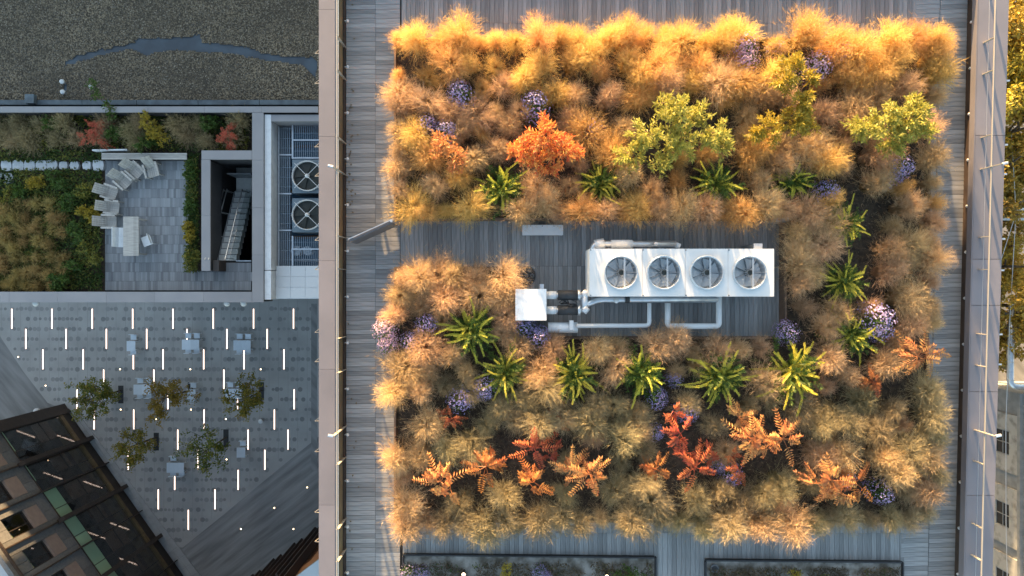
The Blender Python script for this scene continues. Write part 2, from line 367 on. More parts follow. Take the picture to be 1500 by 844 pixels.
# ---------------------------------------------------------------- trees
def leaf(mb, p, d, up, ln, wd, a, fold=.25):
    d = d.normalized(); s = d.cross(up)
    if s.length < 1e-4: s = d.orthogonal()
    s.normalize(); n = s.cross(d)
    m = p + d * ln * .45
    mb.add([p, m + s * wd / 2 + n * wd * fold, p + d * ln, m - s * wd / 2 + n * wd * fold], [(0, 1, 2), (0, 2, 3)], a)
def rdir(r, upb=0.0):
    while True:
        v = Vector((r.uniform(-1, 1), r.uniform(-1, 1), r.uniform(-1, 1)))
        if .05 < v.length < 1: return (v.normalized() + Vector((0, 0, upb))).normalized()
def tree(name, label, base, h, cr, nlimb, nleaf, leafm, group, seed, ln=.16, trunk_r=.09, cf=.45, gap=.5, bias=.5):
    r = random.Random(seed); t = thing(name, label, 'tree', base, 0, group)
    tb = MB(); top = Vector((r.uniform(-.1, .1) * cr, r.uniform(-.1, .1) * cr, h * .86))
    tb.tube([(0, 0, 0), top * .35 + Vector((r.uniform(-.05, .05), r.uniform(-.05, .05), 0)), top * .7, top], trunk_r, 8, trunk_r * .3)
    twigs = []
    for i in range(nlimb):
        f = r.uniform(cf, .95); s0 = top * f; an = i * 2.4 + r.uniform(-.4, .4)
        L = cr * r.uniform(.65, 1.05) * (1.15 - .45 * f)
        e = s0 + Vector((math.cos(an) * L, math.sin(an) * L, L * r.uniform(.25, .8)))
        mid = (s0 + e) / 2 + Vector((0, 0, -L * .06))
        tb.tube([s0, mid, e], trunk_r * .38, 5, trunk_r * .08)
        for k in range(6):
            q = s0.lerp(e, r.uniform(.35, 1)); g = q + rdir(r, .25) * L * r.uniform(.2, .45)
            tb.tube([q, g], trunk_r * .1, 4, trunk_r * .04); twigs.append((q, g))
    tb.build('trunk', 'bark', t)
    lb = MB()
    for i in range(nleaf):
        q, g = twigs[int(len(twigs) * r.random() ** 1.0)]
        p = q.lerp(g, r.uniform(.2, 1.1)) + rdir(r) * cr * .09
        leaf(lb, p, rdir(r, -.1), Vector((r.uniform(-.6, .6), r.uniform(-.6, .6), 1)), ln * r.uniform(.7, 1.3), ln * .5, min(1, max(0, r.gauss(bias, .35))))
    lb.build('crown', leafm, t)
    return t
pit = MB().box(-.22, -.75, 0, .22, .75, .012).mesh('pit', 'black_rubber')
for i, (x, y, h, crr, nl, bias, lab) in enumerate([(177, 572, 5.6, 2.2, 1700, .25, 'leftmost plaza tree, small with green leaves beside the dark building corner'),
        (279, 572, 5.4, 2.2, 1300, .85, 'small plaza tree with yellow autumn leaves in the middle of the upper row'),
        (383, 572, 5.6, 2.1, 1300, .55, 'rightmost upper plaza tree with olive leaves over a pair of tables'),
        (229, 641, 5.2, 2.1, 1100, .60, 'lower left plaza tree with thin brownish leaves'),
        (331, 641, 5.6, 2.2, 1000, .15, 'lower right plaza tree with thin green leaves')]):
    tree('plaza_tree', lab, Q(x, y, ZG + .03), h, crr, 14, int(nl * 1.35), 'leaf_plaza', 'small trees on the plaza', 50 + i, .20, .085, .4, bias=bias)
    tag(put('tree_pit_cover', pit, None, Q(x, y + (6 if i in (0, 3) else 1), ZG + .035)), 'black slotted cover at the foot of the ' + lab.split(',')[0].split(' with')[0], 'pit cover', 'tree pit covers')

# ================================================================ DARK GLAZED BUILDING (lower left)
A = Q(97, 597, ZG); B = Q(270, 844, ZG); du = (B - A).normalized(); nn = Vector((-du.y, du.x, 0))
F = Matrix(((du.x, nn.x, 0, A.x), (du.y, nn.y, 0, A.y), (0, 0, 1, ZG), (0, 0, 0, 1)))   # local x = along, y = outwards, z = up
bl = thing('glazed_building', 'dark glazed building with brown piers and tan cladding below the plaza', 'building'); bl.matrix_world = F
def part(name, m, b, par=bl): return b.build(name, m, par)
U1 = 27.0; VT = 13.9
part('core', 'inner_dark', MB().box(.2, -16, 0, U1, -3.0, VT - .3))
part('roof', 'roof_pale', MB().box(-.1, -16, VT - .3, U1, -.35, VT - .15))
part('parapet', 'clad_grey', MB().box(-.1, -.35, VT - .3, U1, -.02, VT + .12))
part('floor_slab', 'inner_brown', MB().box(.2, -3, .0, U1, -.3, .9)); part('floor_slab', 'inner_brown', MB().box(.2, -3, 7.9, U1, -.3, 8.3))
part('ground_bench', 'brass', MB().box(.3, -1.1, .9, U1, -.5, 1.35))
part('end_wall', 'pier_dark', MB().box(-.35, -16, 0, .22, .10, VT - .31))
mods = [.5, 3.4, 5.9, 8.4, 10.85, 13.5, 16.0, 18.6, 21.1, 23.7, 26.2]
gm = {}
for i in range(len(mods) - 1):
    u0, u1 = mods[i], mods[i + 1]; g = .06
    um = u0 + (u1 - u0) * .62
    for (a, b) in ((u0 + g, um - .025), (um + .025, u1 - g)):
        part('window_pane', 'glass_dark', MB().box(a, -.06, 1.5, b, -.03, 6.35))
    part('mullion', 'pier_dark', MB().box(um - .025, -.10, 1.5, um + .025, -.01, 7.85))
    part('transom', 'pier_dark', MB().box(u0 + g, -.08, 3.85, um - .026, -.02, 3.9))
    part('sill', 'brass', MB().box(u0 + g, -.3, 1.05, um - .015, .06, 1.42)); part('sill', 'brass', MB().box(um + .015, -.3, 1.05, u1 - g, .06, 1.42))
    part('base_panel', 'pier_dark', MB().box(u0 + g, -.3, .05, u1 - g, -.02, 1.04))
    # spandrel band
    lit = i in (2, 3, 4, 5, 6, 7, 8)
    for k, (a, b) in enumerate(((u0 + g, um - .03), (um + .03, u1 - g))):
        mm = 'spandrel_green' if lit else ('glass_dark' if k else 'spandrel_green')
        part('spandrel_panel', mm, MB().box(a, -.06, 6.42 if lit else 7.65, b, -.025, 7.8))
        if not lit: part('window_pane', 'glass_dark', MB().box(a, -.06, 6.36, b, -.03, 7.63))
    # interior brown blinds and dark niches behind the glass
    part('blind', 'inner_brown', MB().box(u0 + .1, -.25, 2.7 + .5 * (i % 2), um - .06, -.2, 4.6 + .4 * (i % 3))); part('blind', 'inner_dark', MB().box(um + .1, -.5, 4.6, u1 - .1, -.45, 6.2))
    # upper floor: stone panels, tan panels, punched window
    v = 7.86
    wu0, wu1 = (u0 + .05, u1 - .05)
    half = (wu0 + wu1) / 2 + .12
    part('stone_panel', 'clad_grey', MB().box(wu0, -.30, v, half - .01, -.04, 8.92)); part('stone_panel', 'clad_grey', MB().box(half + .01, -.30, v, wu1 - .35, -.04, 8.92))
    part('tan_panel', 'clad_tan', MB().box(wu0 + .55, -.32, 8.94, wu1 - .36, -.055, 10.18))
    part('stone_panel', 'clad_grey', MB().box(wu0, -.30, 8.94, wu0 + .53, -.04, 13.58))
    w0, w1 = wu0 + .56, wu1 - .37
    wf = part('window', 'pier_dark', MB().box(w0, -.34, 10.20, w1, -.22, 10.28).box(w0, -.34, 12.3, w1, -.22, 12.38).box(w0, -.34, 10.28, w0 + .06, -.22, 12.3).box(w1 - .06, -.34, 10.28, w1, -.22, 12.3).box(w0 + .9, -.34, 10.28, w0 + .95, -.22, 12.3))
    MB().box(w0 + .06, -.30, 10.28, w1 - .06, -.28, 12.3).build('pane', 'glass_dark', wf)
    MB().box(w0 + .06, -.6, 11.7, w1 - .06, -.55, 12.3).build('blind', 'spandrel_green', wf)
    part('stone_panel', 'clad_grey', MB().box(w0, -.30, 12.4, (w0 + w1) / 2 - .01, -.04, 13.58)); part('stone_panel', 'clad_grey', MB().box((w0 + w1) / 2 + .01, -.30, 12.4, w1, -.04, 13.58))
    part('stone_band', 'clad_grey', MB().box(wu1 - .34, -.30, v, wu1 - .0, -.03, 13.58))
for i, u in enumerate(mods):
    if i % 2: part('pier', 'pier_dark', MB().box(u - .16, -.28, .06, u + .16, .55, 8.3)); part('upper_fin', 'bronze', MB().box(u - .045, -.28, 8.31, u + .045, .10, 13.7))
    elif i: part('fin', 'pier_dark', MB().box(u - .045, -.28, .06, u + .045, .40, 8.3)); part('upper_fin', 'bronze', MB().box(u - .04, -.28, 8.31, u + .04, .06, 13.7))
part('corner_pier', 'pier_dark', MB().box(.225, -.3, .06, .56, .18, 13.59))
part('band', 'bronze', MB().box(-.1, -.2, 7.81, U1, .03, 7.85)); part('eaves_strip', 'bronze', MB().box(-.1, -.3, 13.60, U1, .14, 13.72))
for k in range(28):                                            # plinth tiles in front
    a = .7 + k * .9; dd = .55 + .035 * a
    MB().box(a + .01, .03, .0, a + .89, dd * .52 - .01, .10).build('plinth_tile', 'plinth_tile', bl); MB().box(a + .01, dd * .52 + .01, .0, a + .89, dd, .10).build('plinth_tile', 'plinth_tile', bl)

# ================================================================ FINNED BUILDING (bottom, beside the main roof)
A2 = Q(372, 843, ZG); B2 = Q(470, 769, ZG); d2 = (B2 - A2).normalized(); n2 = Vector((-d2.y, d2.x, 0))
b2 = thing('finned_building', 'low building with dark vertical fins and pale roof at bottom beside coping', 'building')
b2.matrix_world = Matrix(((d2.x, n2.x, 0, A2.x), (d2.y, n2.y, 0, A2.y), (0, 0, 1, ZG), (0, 0, 0, 1)))
part('wall', 'wall_painted_glow', MB().box(-14, -10, 0, 14, -.4, 13.6), b2); part('roof', 'roof_pale', MB().box(-14.2, -10, 13.61, 14.2, -.2, 13.9), b2)
part('roof_hatch', 'black_rubber', MB().box(6.0, -4.5, 13.91, 8.4, -2.2, 14.0), b2); part('roof_hatch_kerb', 'white_metal', MB().box(5.8, -2.19, 13.91, 8.6, -2.0, 14.15), b2)
for k in range(18):
    u = -10 + k * 1.1; part('fin', 'fin_brown', MB().box(u, -.39, .0 if k % 2 else .8, u + .14, .18, 13.5 if k % 3 else 9.5), b2)
    part('window_pane', 'glass_dark', MB().box(u + .2, -.39, 5.0 + (k % 2), u + .95, -.30, 10.5), b2); part('spandrel', 'pier_dark', MB().box(u + .2, -.39, .1, u + .95, -.28, 3.4 + (k % 3) * .5), b2)

# ================================================================ TERRACE BUILDING (left, z = -12)
ZT = -12.0
x0 = Q(-200, 0, ZT).x; xr = -4.95
tb0 = thing('terrace_building', 'lower neighbouring building carrying the planted terrace and plant pit', 'building')
yw = Q(0, 440, ZT + 1).y                               # south wall line
# body in blocks around the stair void and the plant pit
vx0, vx1 = Q(307, 0, ZT).x, Q(369, 0, ZT).x; vy1, vy0 = Q(0, 234, ZT).y, Q(0, 381, ZT).y
px0 = Q(391, 0, ZT).x
top = ZT - .3
part('wall', 'dark_wall', MB().box(x0, yw + .25, ZG, vx0, 4.6 + 3.6, top), tb0); part('wall', 'dark_wall', MB().box(vx0, vy1, ZG, vx1, 8.2, top), tb0)
part('wall', 'dark_wall', MB().box(vx0, yw + .25, ZG, vx1, vy0, top), tb0); part('wall', 'dark_wall', MB().box(vx1, yw + .25, ZG, px0 - .05, 8.2, top), tb0)
part('wall', 'dark_wall', MB().box(px0 - .05, yw + .05, ZG, xr, 8.2, ZT - 3), tb0)
part('void_floor', 'dark_wall', MB().box(vx0, vy0, ZG, vx1, vy1, ZT - 5.0), tb0)
# terrace paving: narrow setts in rows
terr = struct(MB().box(Q(152, 0, ZT).x, Q(0, 426, ZT).y, top, Q(370, 0, ZT).x, Q(0, 224, ZT).y, ZT - .05).build('terrace_base', 'dark_wall'))
# cut away: base is only laid where there is no void -> three slabs
bpy.data.objects.remove(terr)
tl, tr2, tt_, tbm = Q(154, 0, ZT).x, Q(297, 0, ZT).x, Q(0, 230, ZT).y, Q(0, 425.5, ZT).y
mb = MB().box(tl, tbm, top, tr2, tt_, ZT - .045).box(tr2, tbm, top, vx1, vy0 - .02, ZT - .045)
terr = struct(mb.build('terrace_paving', 'deck_sub'))
mb = MB(); yy = tbm; rw = .405; j = 0
while yy < tt_ - .1:
    xx = tl + (j % 2) * -.05
    while xx < vx1:
        wv = .1
        cx = xx + wv / 2; xe = tr2 if yy + rw > vy0 - .03 else vx1
        gx = Q(277, 0, ZT).x if yy > Q(0, 398, ZT).y else xe
        if cx < gx: mb.box(max(xx, tl), yy + .004, ZT - .045, xx + wv - .005, min(yy + rw, tt_) - .004, ZT + R.uniform(-.002, .003), max(0, min(1, R.gauss(.42 + .15 * (j % 3 - 1), .3))))
        xx += wv
    yy += rw; j += 1
stuff(mb.build('sett', 'paver', terr, attr='shade'))
# copings (each length of coping is a part of its wall)
def coping_run(name, label, x0_, y0_, x1_, y1_, z0, z1, seg, m, along='x', wallm='dark_wall'):
    t = thing(name, label, 'wall')
    MB().box(x0_ + .03, y0_ + .03, z0, x1_ - .03, y1_ - .03, z1 - .06).build('wall_body', wallm, t)
    L = (x1_ - x0_) if along == 'x' else (y1_ - y0_); n = max(1, round(L / seg)); s = L / n
    for k in range(n):
        if along == 'x': MB().box(x0_ + k * s + .004, y0_, z1 - .06, x0_ + (k + 1) * s - .004, y1_, z1).build('coping_slab', m, t)
        else: MB().box(x0_, y0_ + k * s + .004, z1 - .06, x1_, y0_ + (k + 1) * s - .004, z1).build('coping_slab', m, t)
    return t
ZC = ZT + .9
cx = lambda p: Q(p, 0, ZC).x
cy = lambda p: Q(0, p, ZC).y
coping_run('terrace_parapet', 'long grey coped parapet between the planted terrace and the plaza', cx(-200), cy(443), cx(369), cy(427.5), ZT - .3, ZC, 2.1, 'coping_grey')
coping_run('terrace_parapet', 'grey coped wall between the stairwell and the fenced plant pit', cx(369.3), cy(443), cx(386), cy(165), ZT - .3, ZC, 2.0, 'coping_grey', 'y')
coping_run('terrace_parapet', 'grey coped wall along the gravel roof above the grasses', cx(-200), cy(164.7), cx(466), cy(156), ZT - .3, ZC, 2.4, 'coping_grey')
coping_run('stairwell_wall', 'grey coped wall on the left side of the stairwell', cx(295), cy(397), cx(308), cy(234), ZT - .3, ZC, 2.2, 'coping_grey', 'y')
coping_run('stairwell_wall', 'short grey coped wall at the head of the stairwell', cx(295), cy(233.7), cx(369), cy(220.5), ZT - .3, ZC, 2.2, 'coping_grey')
# stairwell walls and stair
sw = thing('stairwell_lining', 'dark walls lining the stairwell opening in the terrace', 'wall')
z_b = ZT - 5.0
MB().box(vx0 - .05, vy0, z_b, vx0 + .02, vy1, ZT + .5).build('wall_panel', 'dark_wall', sw); MB().box(vx0, vy1 - .02, z_b, vx1, vy1 + .05, ZT + .5).build('wall_panel', 'dark_wall', sw)
st = thing('concrete_stair', 'pale concrete stair with handrails going down in the stairwell', 'stair')
sx0, sx1 = Q(321, 0, ZT).x, Q(346.5, 0, ZT).x
nst = 12; run = .272; rise = .155; ys = vy0 - .02
for k in range(nst):
    MB().box(sx0, ys + k * run, ZT - (k + 1) * rise - .18, sx1, ys + (k + 1) * run + .02, ZT - k * rise - (.0 if k else .0)).build('step', 'stair_conc', st)
MB().box(sx0, ys + nst * run + .021, ZT - nst * rise - .3, sx1 + .3, vy1 - .03, ZT - nst * rise - .0).build('landing', 'stair_conc', st)
MB().box(sx0, vy1 - .5, ZT - nst * rise, sx1 + .3, vy1 - .45, ZT + .2 - 1.0).build('door', 'frame_grey', st)
def slope(x, dz): return [(x, ys, ZT + dz), (x, ys + nst * run, ZT - nst * rise + dz)]
for k in range(nst): MB().box(sx0 + .01, ys + (k + 1) * run - .035, ZT - k * rise + .001, sx1 - .01, ys + (k + 1) * run + .0, ZT - k * rise + .004).build('tread_edge_strip', 'fan_dark', st)  # dark strip added along each tread edge to set the steps apart
for x in (sx0 - .05, sx0 - .20, sx1 - .12):
    p = slope(x, .92); MB().tube(p, .028, 8).build('handrail', 'steel', st)
    for f in (.02, .33, .66, .98):
        q = Vector(p[0]).lerp(Vector(p[1]), f); MB().tube([q - Vector((0, 0, .92)), q], .018, 6).build('baluster', 'steel', st)
for x, m, ht in ((sx0 - .03, 'galv', .15), (sx1 + .03, 'glass_clear', .85)):
    a, b = slope(x, 0); MB().add([(x - .01, a[1], a[2] - .1), (x - .01, b[1], b[2] - .1), (x - .01, b[1], b[2] + ht), (x - .01, a[1], a[2] + ht), (x + .01, a[1], a[2] - .1), (x + .01, b[1], b[2] - .1), (x + .01, b[1], b[2] + ht), (x + .01, a[1], a[2] + ht)],
        [(0, 1, 2, 3), (7, 6, 5, 4), (0, 4, 5, 1), (2, 6, 7, 3), (1, 5, 6, 2), (0, 3, 7, 4)]).build('side_panel', m, st)
MB().box(sx1, vy0 - .06, ZT, vx1 - .02, vy0 - .02, ZT + .05).build('edge_rail', 'galv', st)
t = thing('dark_service_box', 'small dark brown box at the lower left of the stairwell', 'box'); MB().box(cx(309.5), cy(397), ZT, cx(318), cy(381), ZT + .7).build('body', 'bronze', t); MB().box(cx(309.3), cy(397.3), ZT + .7, cx(318.2), cy(380.8), ZT + .73).build('lid', 'pier_dark', t)
# plant pit: white side kerb, blue floor, grating, fans
pitt = thing('plant_pit', 'sunken plant pit with bar gratings over blue pipework beside the main coping', 'plant pit')
zg = ZT + .05
pxa, pya, pyb = cx(386.3), cy(392), cy(167)
MB().box(pxa, pya - .1, ZT - 2.9, pxa + .28, pyb, ZC - .10).build('side_kerb', 'white_dirty', pitt); MB().box(pxa + .28, pyb - .28, ZT - 2.9, xr, pyb, ZC - .12).build('end_kerb', 'coping_grey', pitt)
MB().box(pxa + .28, pya, ZT - 2.99, xr, pyb - .28, ZT - 1.9).build('floor', 'pit_floor', pitt)
gx0, gx1 = pxa + .30, xr; gmid = Q(428.5, 0, zg).x; gy1 = pyb - .30; gy0 = pya + .02
for r_ in range(6):
    z_ = ZT - 1.6 + R.uniform(-.2, .3); y_ = gy0 + .4 + r_ * 1.05
    MB().tube([(gx0, y_, z_), (gx1, y_ + R.uniform(-.2, .2), z_)], .07, 8).build('pipe', 'rust' if r_ % 2 else 'galv', pitt)
    MB().box(gx0 + .1, y_ + .3, ZT - 1.88, gx0 + 1.0, y_ + .6, ZT - 1.5).build('duct', 'pit_floor' if r_ % 3 else 'galv', pitt)
MB().tube([(gx0 + .75, gy0 + .75, ZT - .5), (gx0 + .75, gy0 + .75, ZT - .1)], .22, 16).build('vent_cowl', 'lagging', pitt); MB().tube([(gx0 + 1.25, gy0 + .75, ZT - .5), (gx0 + 1.25, gy0 + .75, ZT - .1)], .2, 16).build('vent_cowl', 'lagging', pitt)
fy = [Q(0, 258, ZT + .6).y, Q(0, 315, ZT + .6).y]
def grating(xa, xb, ya, yb):
    mb = MB(); x = xa + .04
    while x < xb - .02: mb.box(x, ya, zg - .05, x + .022, yb, zg); x += .085
    y = ya + .3
    while y < yb: mb.box(xa, y, zg - .045, xb, y + .012, zg - .006); y += .42
    mb.build('grating_panel', 'grate', pitt)
    MB().box(xa - .03, ya - .03, zg - .07, xa + .03, yb + .03, zg + .02).build('grating_beam', 'galv', pitt)
    MB().box(xa + .031, ya - .03, zg - .07, xb, ya + .03, zg + .02).build('grating_beam', 'galv', pitt)
ycuts = [gy0, gy0 + 1.6, gy0 + 3.2, gy0 + 4.9, gy1 - .02]
for a, b in zip(ycuts[:-1], ycuts[1:]): grating(gx0 + .05, gmid - .04, a + .03, b - .03)
fb0, fb1 = fy[1] - .85, fy[0] + .85
grating(gmid, gx1, gy0 + .03, gy0 + .75); grating(gmid, gx1, gy0 + .81, fb0 - .04); grating(gmid, gx1, fb1 + .03, fb1 + .75); grating(gmid, gx1, fb1 + .81, gy1)
def fan_unit(x, y, z, r, label, h):
    t = thing('condenser_fan', label, 'fan', (x, y, z), 0, 'round fans in the plant pit')
    MB().box(-r * 1.08, -r * 1.15, -h, r * 1.3, r * 1.15, -.08).build('casing', 'pit_steel', t)
    MB().lathe([(r * .98, -.06), (r * .98, .10), (r * 1.03, .10), (r * 1.03, -.06)], 40).build('ring', 'white_metal', t, True)
    MB().disc((0, 0, -.055), r * .97, 32).build('throat', 'fan_black', t)
    for k in range(4):
        an = PI / 4 + k * PI / 2; MB().bar((0, 0, .11), (r * 1.2 * math.cos(an), r * 1.2 * math.sin(an), .11), .02, .02).build('guard_arm', 'white_metal', t)
    for k in range(5):
        an = k * 2 * PI / 5; c_, s_ = math.cos(an), math.sin(an); c2_, s2_ = math.cos(an + .75), math.sin(an + .75)
        MB().add([(c_ * .1, s_ * .1, -.03), (c_ * r * .92, s_ * r * .92, -.05), (c2_ * r * .92, s2_ * r * .92, .0), (c2_ * .1, s2_ * .1, 0)], [(0, 1, 2, 3), (3, 2, 1, 0)]).build('blade', 'fan_black', t)
    MB().lathe([(.001, .15), (.07, .14), (.09, .09), (.09, -.04)], 16).build('hub', 'white_metal', t, True)
fan_unit(Q(450.5, 0, ZT + .6).x, fy[0], ZT + .6, .63, 'upper of two round fans half hidden under the main coping', 1.2)
fan_unit(Q(450.5, 0, ZT + .6).x, fy[1], ZT + .6, .63, 'lower of two round fans half hidden under the main coping', 1.2)
# white tiled flat roof south of the pit
wt = thing('tiled_roof_slab', 'small white tiled flat roof below the plant pit', 'roof slab')
MB().box(pxa + .29, cy(438), ZT - 2.9, xr, pya - .12, ZT + .25).build('slab', 'white_dirty', wt)
for i in range(3):
    for j in range(4):
        a = pxa + .32 + j * .63; b = cy(438) + .03 + i * .47
        if a + .6 < xr + .4: MB().box(a, b, ZT + .25, min(a + .615, xr), b + .455, ZT + .27).build('tile', 'white_tile', wt)
MB().box(pxa, cy(439), ZT - .3, pxa + .28, pya - .13, ZC - .09).build('side_kerb', 'white_dirty', wt)
# little lamps on the parapet foot
for x, lab in ((52, 'far left'), (332.5, 'left of the pair'), (357, 'right of the pair')):
    c = Q(x, 444, ZC - .5); t = thing('wall_lamp', 'small round white lamp under the terrace parapet, %s' % lab, 'lamp', c, 0, 'lamps below the terrace parapet')
    MB().lathe([(.001, .05), (.10, .045), (.15, 0), (.001, -.02)], 20).build('shade', 'white_metal', t, True); MB().bar((0, 0, 0), (0, .35, 0), .03, .03).build('arm', 'black_rubber', t)
# bench wall at the top of the terrace
c0, c1 = Q(148, 233.5, ZT + .45), Q(273.5, 223.5, ZT + .45)
t = thing('terrace_bench', 'long pale grey bench slab along the top of the terrace', 'bench')
for k in range(4): MB().box(c0.x + .02, c0.y + .07 * k, ZT + .40, c1.x, c0.y + .07 * k + .062, ZT + .45).build('seat_plank', 'teak', t)
MB().box(c0.x + .05, c0.y + .02, ZT, c1.x - .05, c1.y - .02, ZT + .395).build('base', 'dark_wall', t)
c0 = Q(138, 221, ZT + .3); tag(MB().bar(c0, c0 + Vector((1.5, .02, 0)), .06, .3).box(c0.x + .1, c0.y - .02, ZT - .2, c0.x + .14, c0.y + .02, ZT + .2).build('edging_strip', 'white_dirty'), 'thin pale metal edging strip above the terrace bench', 'edging')
# lounge chairs
def lounge(px, py, fx, fy_, lab):
    an = math.atan2(-fy_, fx) - PI / 2
    t = thing('lounge_chair', 'weathered grey slatted lounge chair, ' + lab, 'chair', Q(px, py, ZT), an, 'lounge chairs in an arc on the terrace'); t.scale = (.74, .86, .9)
    for k in range(5): MB().obox((-.24 + k * .12, .12, .34), (.054, 0, 0), (0, .27, .035), (0, -.002, .012)).build('seat_slat', 'teak', t)
    for k in range(5): MB().obox((-.24 + k * .12, -.33, .58), (.054, 0, 0), (0, -.21, .27), (0, .012, .008)).build('back_slat', 'teak', t)
    for s in (-1, 1):
        MB().box(s * .37 - .055, -.28, .555, s * .37 + .055, .42, .585).build('armrest', 'teak', t)
        MB().box(s * .37 - .03, .33, 0, s * .37 + .03, .39, .555).build('leg', 'teak', t); MB().box(s * .37 - .03, -.27, 0, s * .37 + .03, -.21, .555).build('leg', 'teak', t)
        MB().obox((s * .31, -.05, .29), (.018, 0, 0), (0, .40, .05), (0, 0, .035)).build('rail', 'teak', t)
for a in [(229, 250, .28, 1, 'nearest the bench end, facing down'), (204, 251, .75, .66, 'second along the arc from the bench end'), (187, 266, .75, .66, 'third along the arc from the bench end'),
          (167, 283, .95, .33, 'fourth along the arc, at the planting edge'), (170, 305, 1, .12, 'fifth along the arc, above the lowest one'), (166, 326, 1, .02, 'lowest of the arc, beside the dining table')]: lounge(*a)
t = thing('dining_table', 'long weathered grey plank table on the terrace', 'table', Q(205.5, 348, ZT))
for k in range(6): MB().box(-.33 + k * .11, -.84, .70, -.33 + k * .11 + .106, .84, .735).build('plank', 'teak', t)
MB().box(-.29, -.78, .62, .29, .78, .695).build('apron', 'teak', t)
for a in (-.26, .26):
    for b in (-.74, .74): MB().box(a - .035, b - .035, 0, a + .035, b + .035, .62).build('leg', 'teak', t)
def dchair(px, py, rz, lab):
    t = thing('dining_chair', lab, 'chair', Q(px, py, ZT), rz, 'dining chairs at the terrace table')
    MB().box(-.21, -.2, .42, .21, .2, .45).build('seat', 'white_dirty', t); MB().obox((0, -.23, .66), (.21, 0, 0), (0, .012, 0), (0, -.04, .16)).build('backrest', 'white_dirty', t)
    for a in (-.19, .19):
        for b in (-.18, .18): MB().box(a - .014, b - .014, 0, a + .014, b + .014, .42).build('leg', 'galv', t)
dchair(189, 342, -PI / 2, 'pale chair at the left side of the terrace table, upper of two'); dchair(189, 356, -PI / 2, 'pale chair at the left side of the terrace table, lower of two')
dchair(223, 354, PI / 2 + .35, 'pale chair turned askew at the right of the terrace table')

# terrace planting
soil_t = struct(MB().box(x0, yw + .27, ZT - .31, tl - .03, cy(165) , ZT - .02).box(tl - .029, tt_ + .02, ZT - .31, cx(369), cy(165), ZT - .02).box(Q(277.5, 0, ZT).x, Q(0, 397, ZT).y, ZT - .05, cx(295), tt_ + .01, ZT + .03).build('terrace_soil', 'soil'))
for i, (x, y) in enumerate([(12, 243), (29, 243), (46, 243), (63, 243), (78, 242), (95, 243), (111, 243), (129, 243), (146, 243), (2, 261), (13, 262)]):
    s = .5 if i not in (5, 6, 7) else .38; k = R.uniform(.8, 1)
    pts = [(math.cos(a_) * s * .5 * R.uniform(.9, 1.1) * (1.15 if j % 2 else 1), math.sin(a_) * s * .52 * R.uniform(.9, 1.1) * k * (1.15 if j % 2 else 1)) for j, a_ in enumerate([q * PI / 4 for q in range(8)])]
    tag(MB().prism(pts, -.03, .12).build('stepping_stone', 'stone_light', None, loc=Q(x, y, ZT)), 'pale square stepping stone in the row left of the terrace' if y < 250 else 'pale stepping stone below the row at the far left', 'stepping stone', 'stepping stones in the groundcover')

# ---------------------------------------------------------------- plant meshes
def grass_mesh(seed, n=430, h=1.15, spread=.55, m='grass_tan', rb=.15, wd=.008, plume=5):
    r = random.Random(seed); mb = MB(); lx, ly = r.uniform(-.12, .12), r.uniform(-.12, .12)
    tufts = [(r.uniform(0, 2 * PI), spread * math.sqrt(r.random()) * .8, r.uniform(.84, 1.06), r.uniform(-.15, .15)) for _ in range(22)]
    for i in range(n):
        ta, tl_, th, tone = r.choice(tufts); ex_ = Vector((math.cos(ta) * tl_, math.sin(ta) * tl_, 0)) + Vector((r.gauss(0, .13), r.gauss(0, .13), 0))
        L = ex_.length; d = ex_.normalized(); rr = rb * math.sqrt(r.random()); an = r.uniform(0, 2 * PI); tone += r.uniform(-.45, .35)
        b = Vector((math.cos(an) * rr, math.sin(an) * rr, 0)) * .6 + d * min(L, rb) * .4
        hh = h * r.uniform(.66, 1.06) * th * (1 - .36 * min(1.4, L / spread) ** 2)
        s = Vector((-d.y, d.x, 0)); s = (s + d * r.uniform(-.6, .6)).normalized()
        P = [b + (ex_ - b) * (t ** 1.5) + Vector((lx * t * t, ly * t * t, hh * (1.06 * t - .06 * t * t))) + Vector((r.gauss(0, .012), r.gauss(0, .012), 0)) * t for t in (0, .35, .7, 1.0)]
        P[3] = P[3] + d * L * .22 + Vector((0, 0, -.06 * L / spread))
        vs = []; cl = lambda v: min(1, max(0.01, v + tone))
        for p, w_ in zip(P[:3], (wd, wd * .9, wd * .7)): vs += [p - s * w_ / 2, p + s * w_ / 2]
        vs.append(P[3]); mb.add(vs, [(0, 1, 3, 2), (2, 3, 5, 4), (4, 5, 6)], [cl(.2)] * 2 + [cl(.3)] * 2 + [cl(.55)] * 2 + [cl(.9)])
        for k in range(plume):
            t = r.uniform(.62, 1.0); q = P[2].lerp(P[3], (t - .7) / .3) if t > .7 else P[1].lerp(P[2], (t - .35) / .35)
            e = (d * r.uniform(.2, 1.2) + Vector((r.gauss(0, .5), r.gauss(0, .5), r.uniform(.0, .7)))).normalized() * r.uniform(.07, .18)
            sd_ = e.cross(Vector((r.gauss(0, 1), r.gauss(0, 1), r.gauss(0, 1)))).normalized() * wd * .5
            mb.add([q - sd_, q + sd_, q + e], [(0, 1, 2)], [cl(.6), cl(.6), cl(1)])
    return mb.mesh('grass', m)
def copy_mat(me, m):
    c = me.copy(); c.materials.clear(); c.materials.append(MATS[m]); return c
GV = [grass_mesh(100 + i, n=640, wd=.0066, h=R.uniform(1.0, 1.3), spread=R.uniform(.40, .54)) for i in range(14)]
GM = {'tan': GV, 'gold': [copy_mat(g, 'grass_gold_sunlit') for g in GV], 'olive': [copy_mat(g, 'grass_olive') for g in GV]}
GA = [grass_mesh(300 + i, n=200, h=.75, spread=.30, m='grass_amber', plume=4, wd=.012) for i in range(4)]
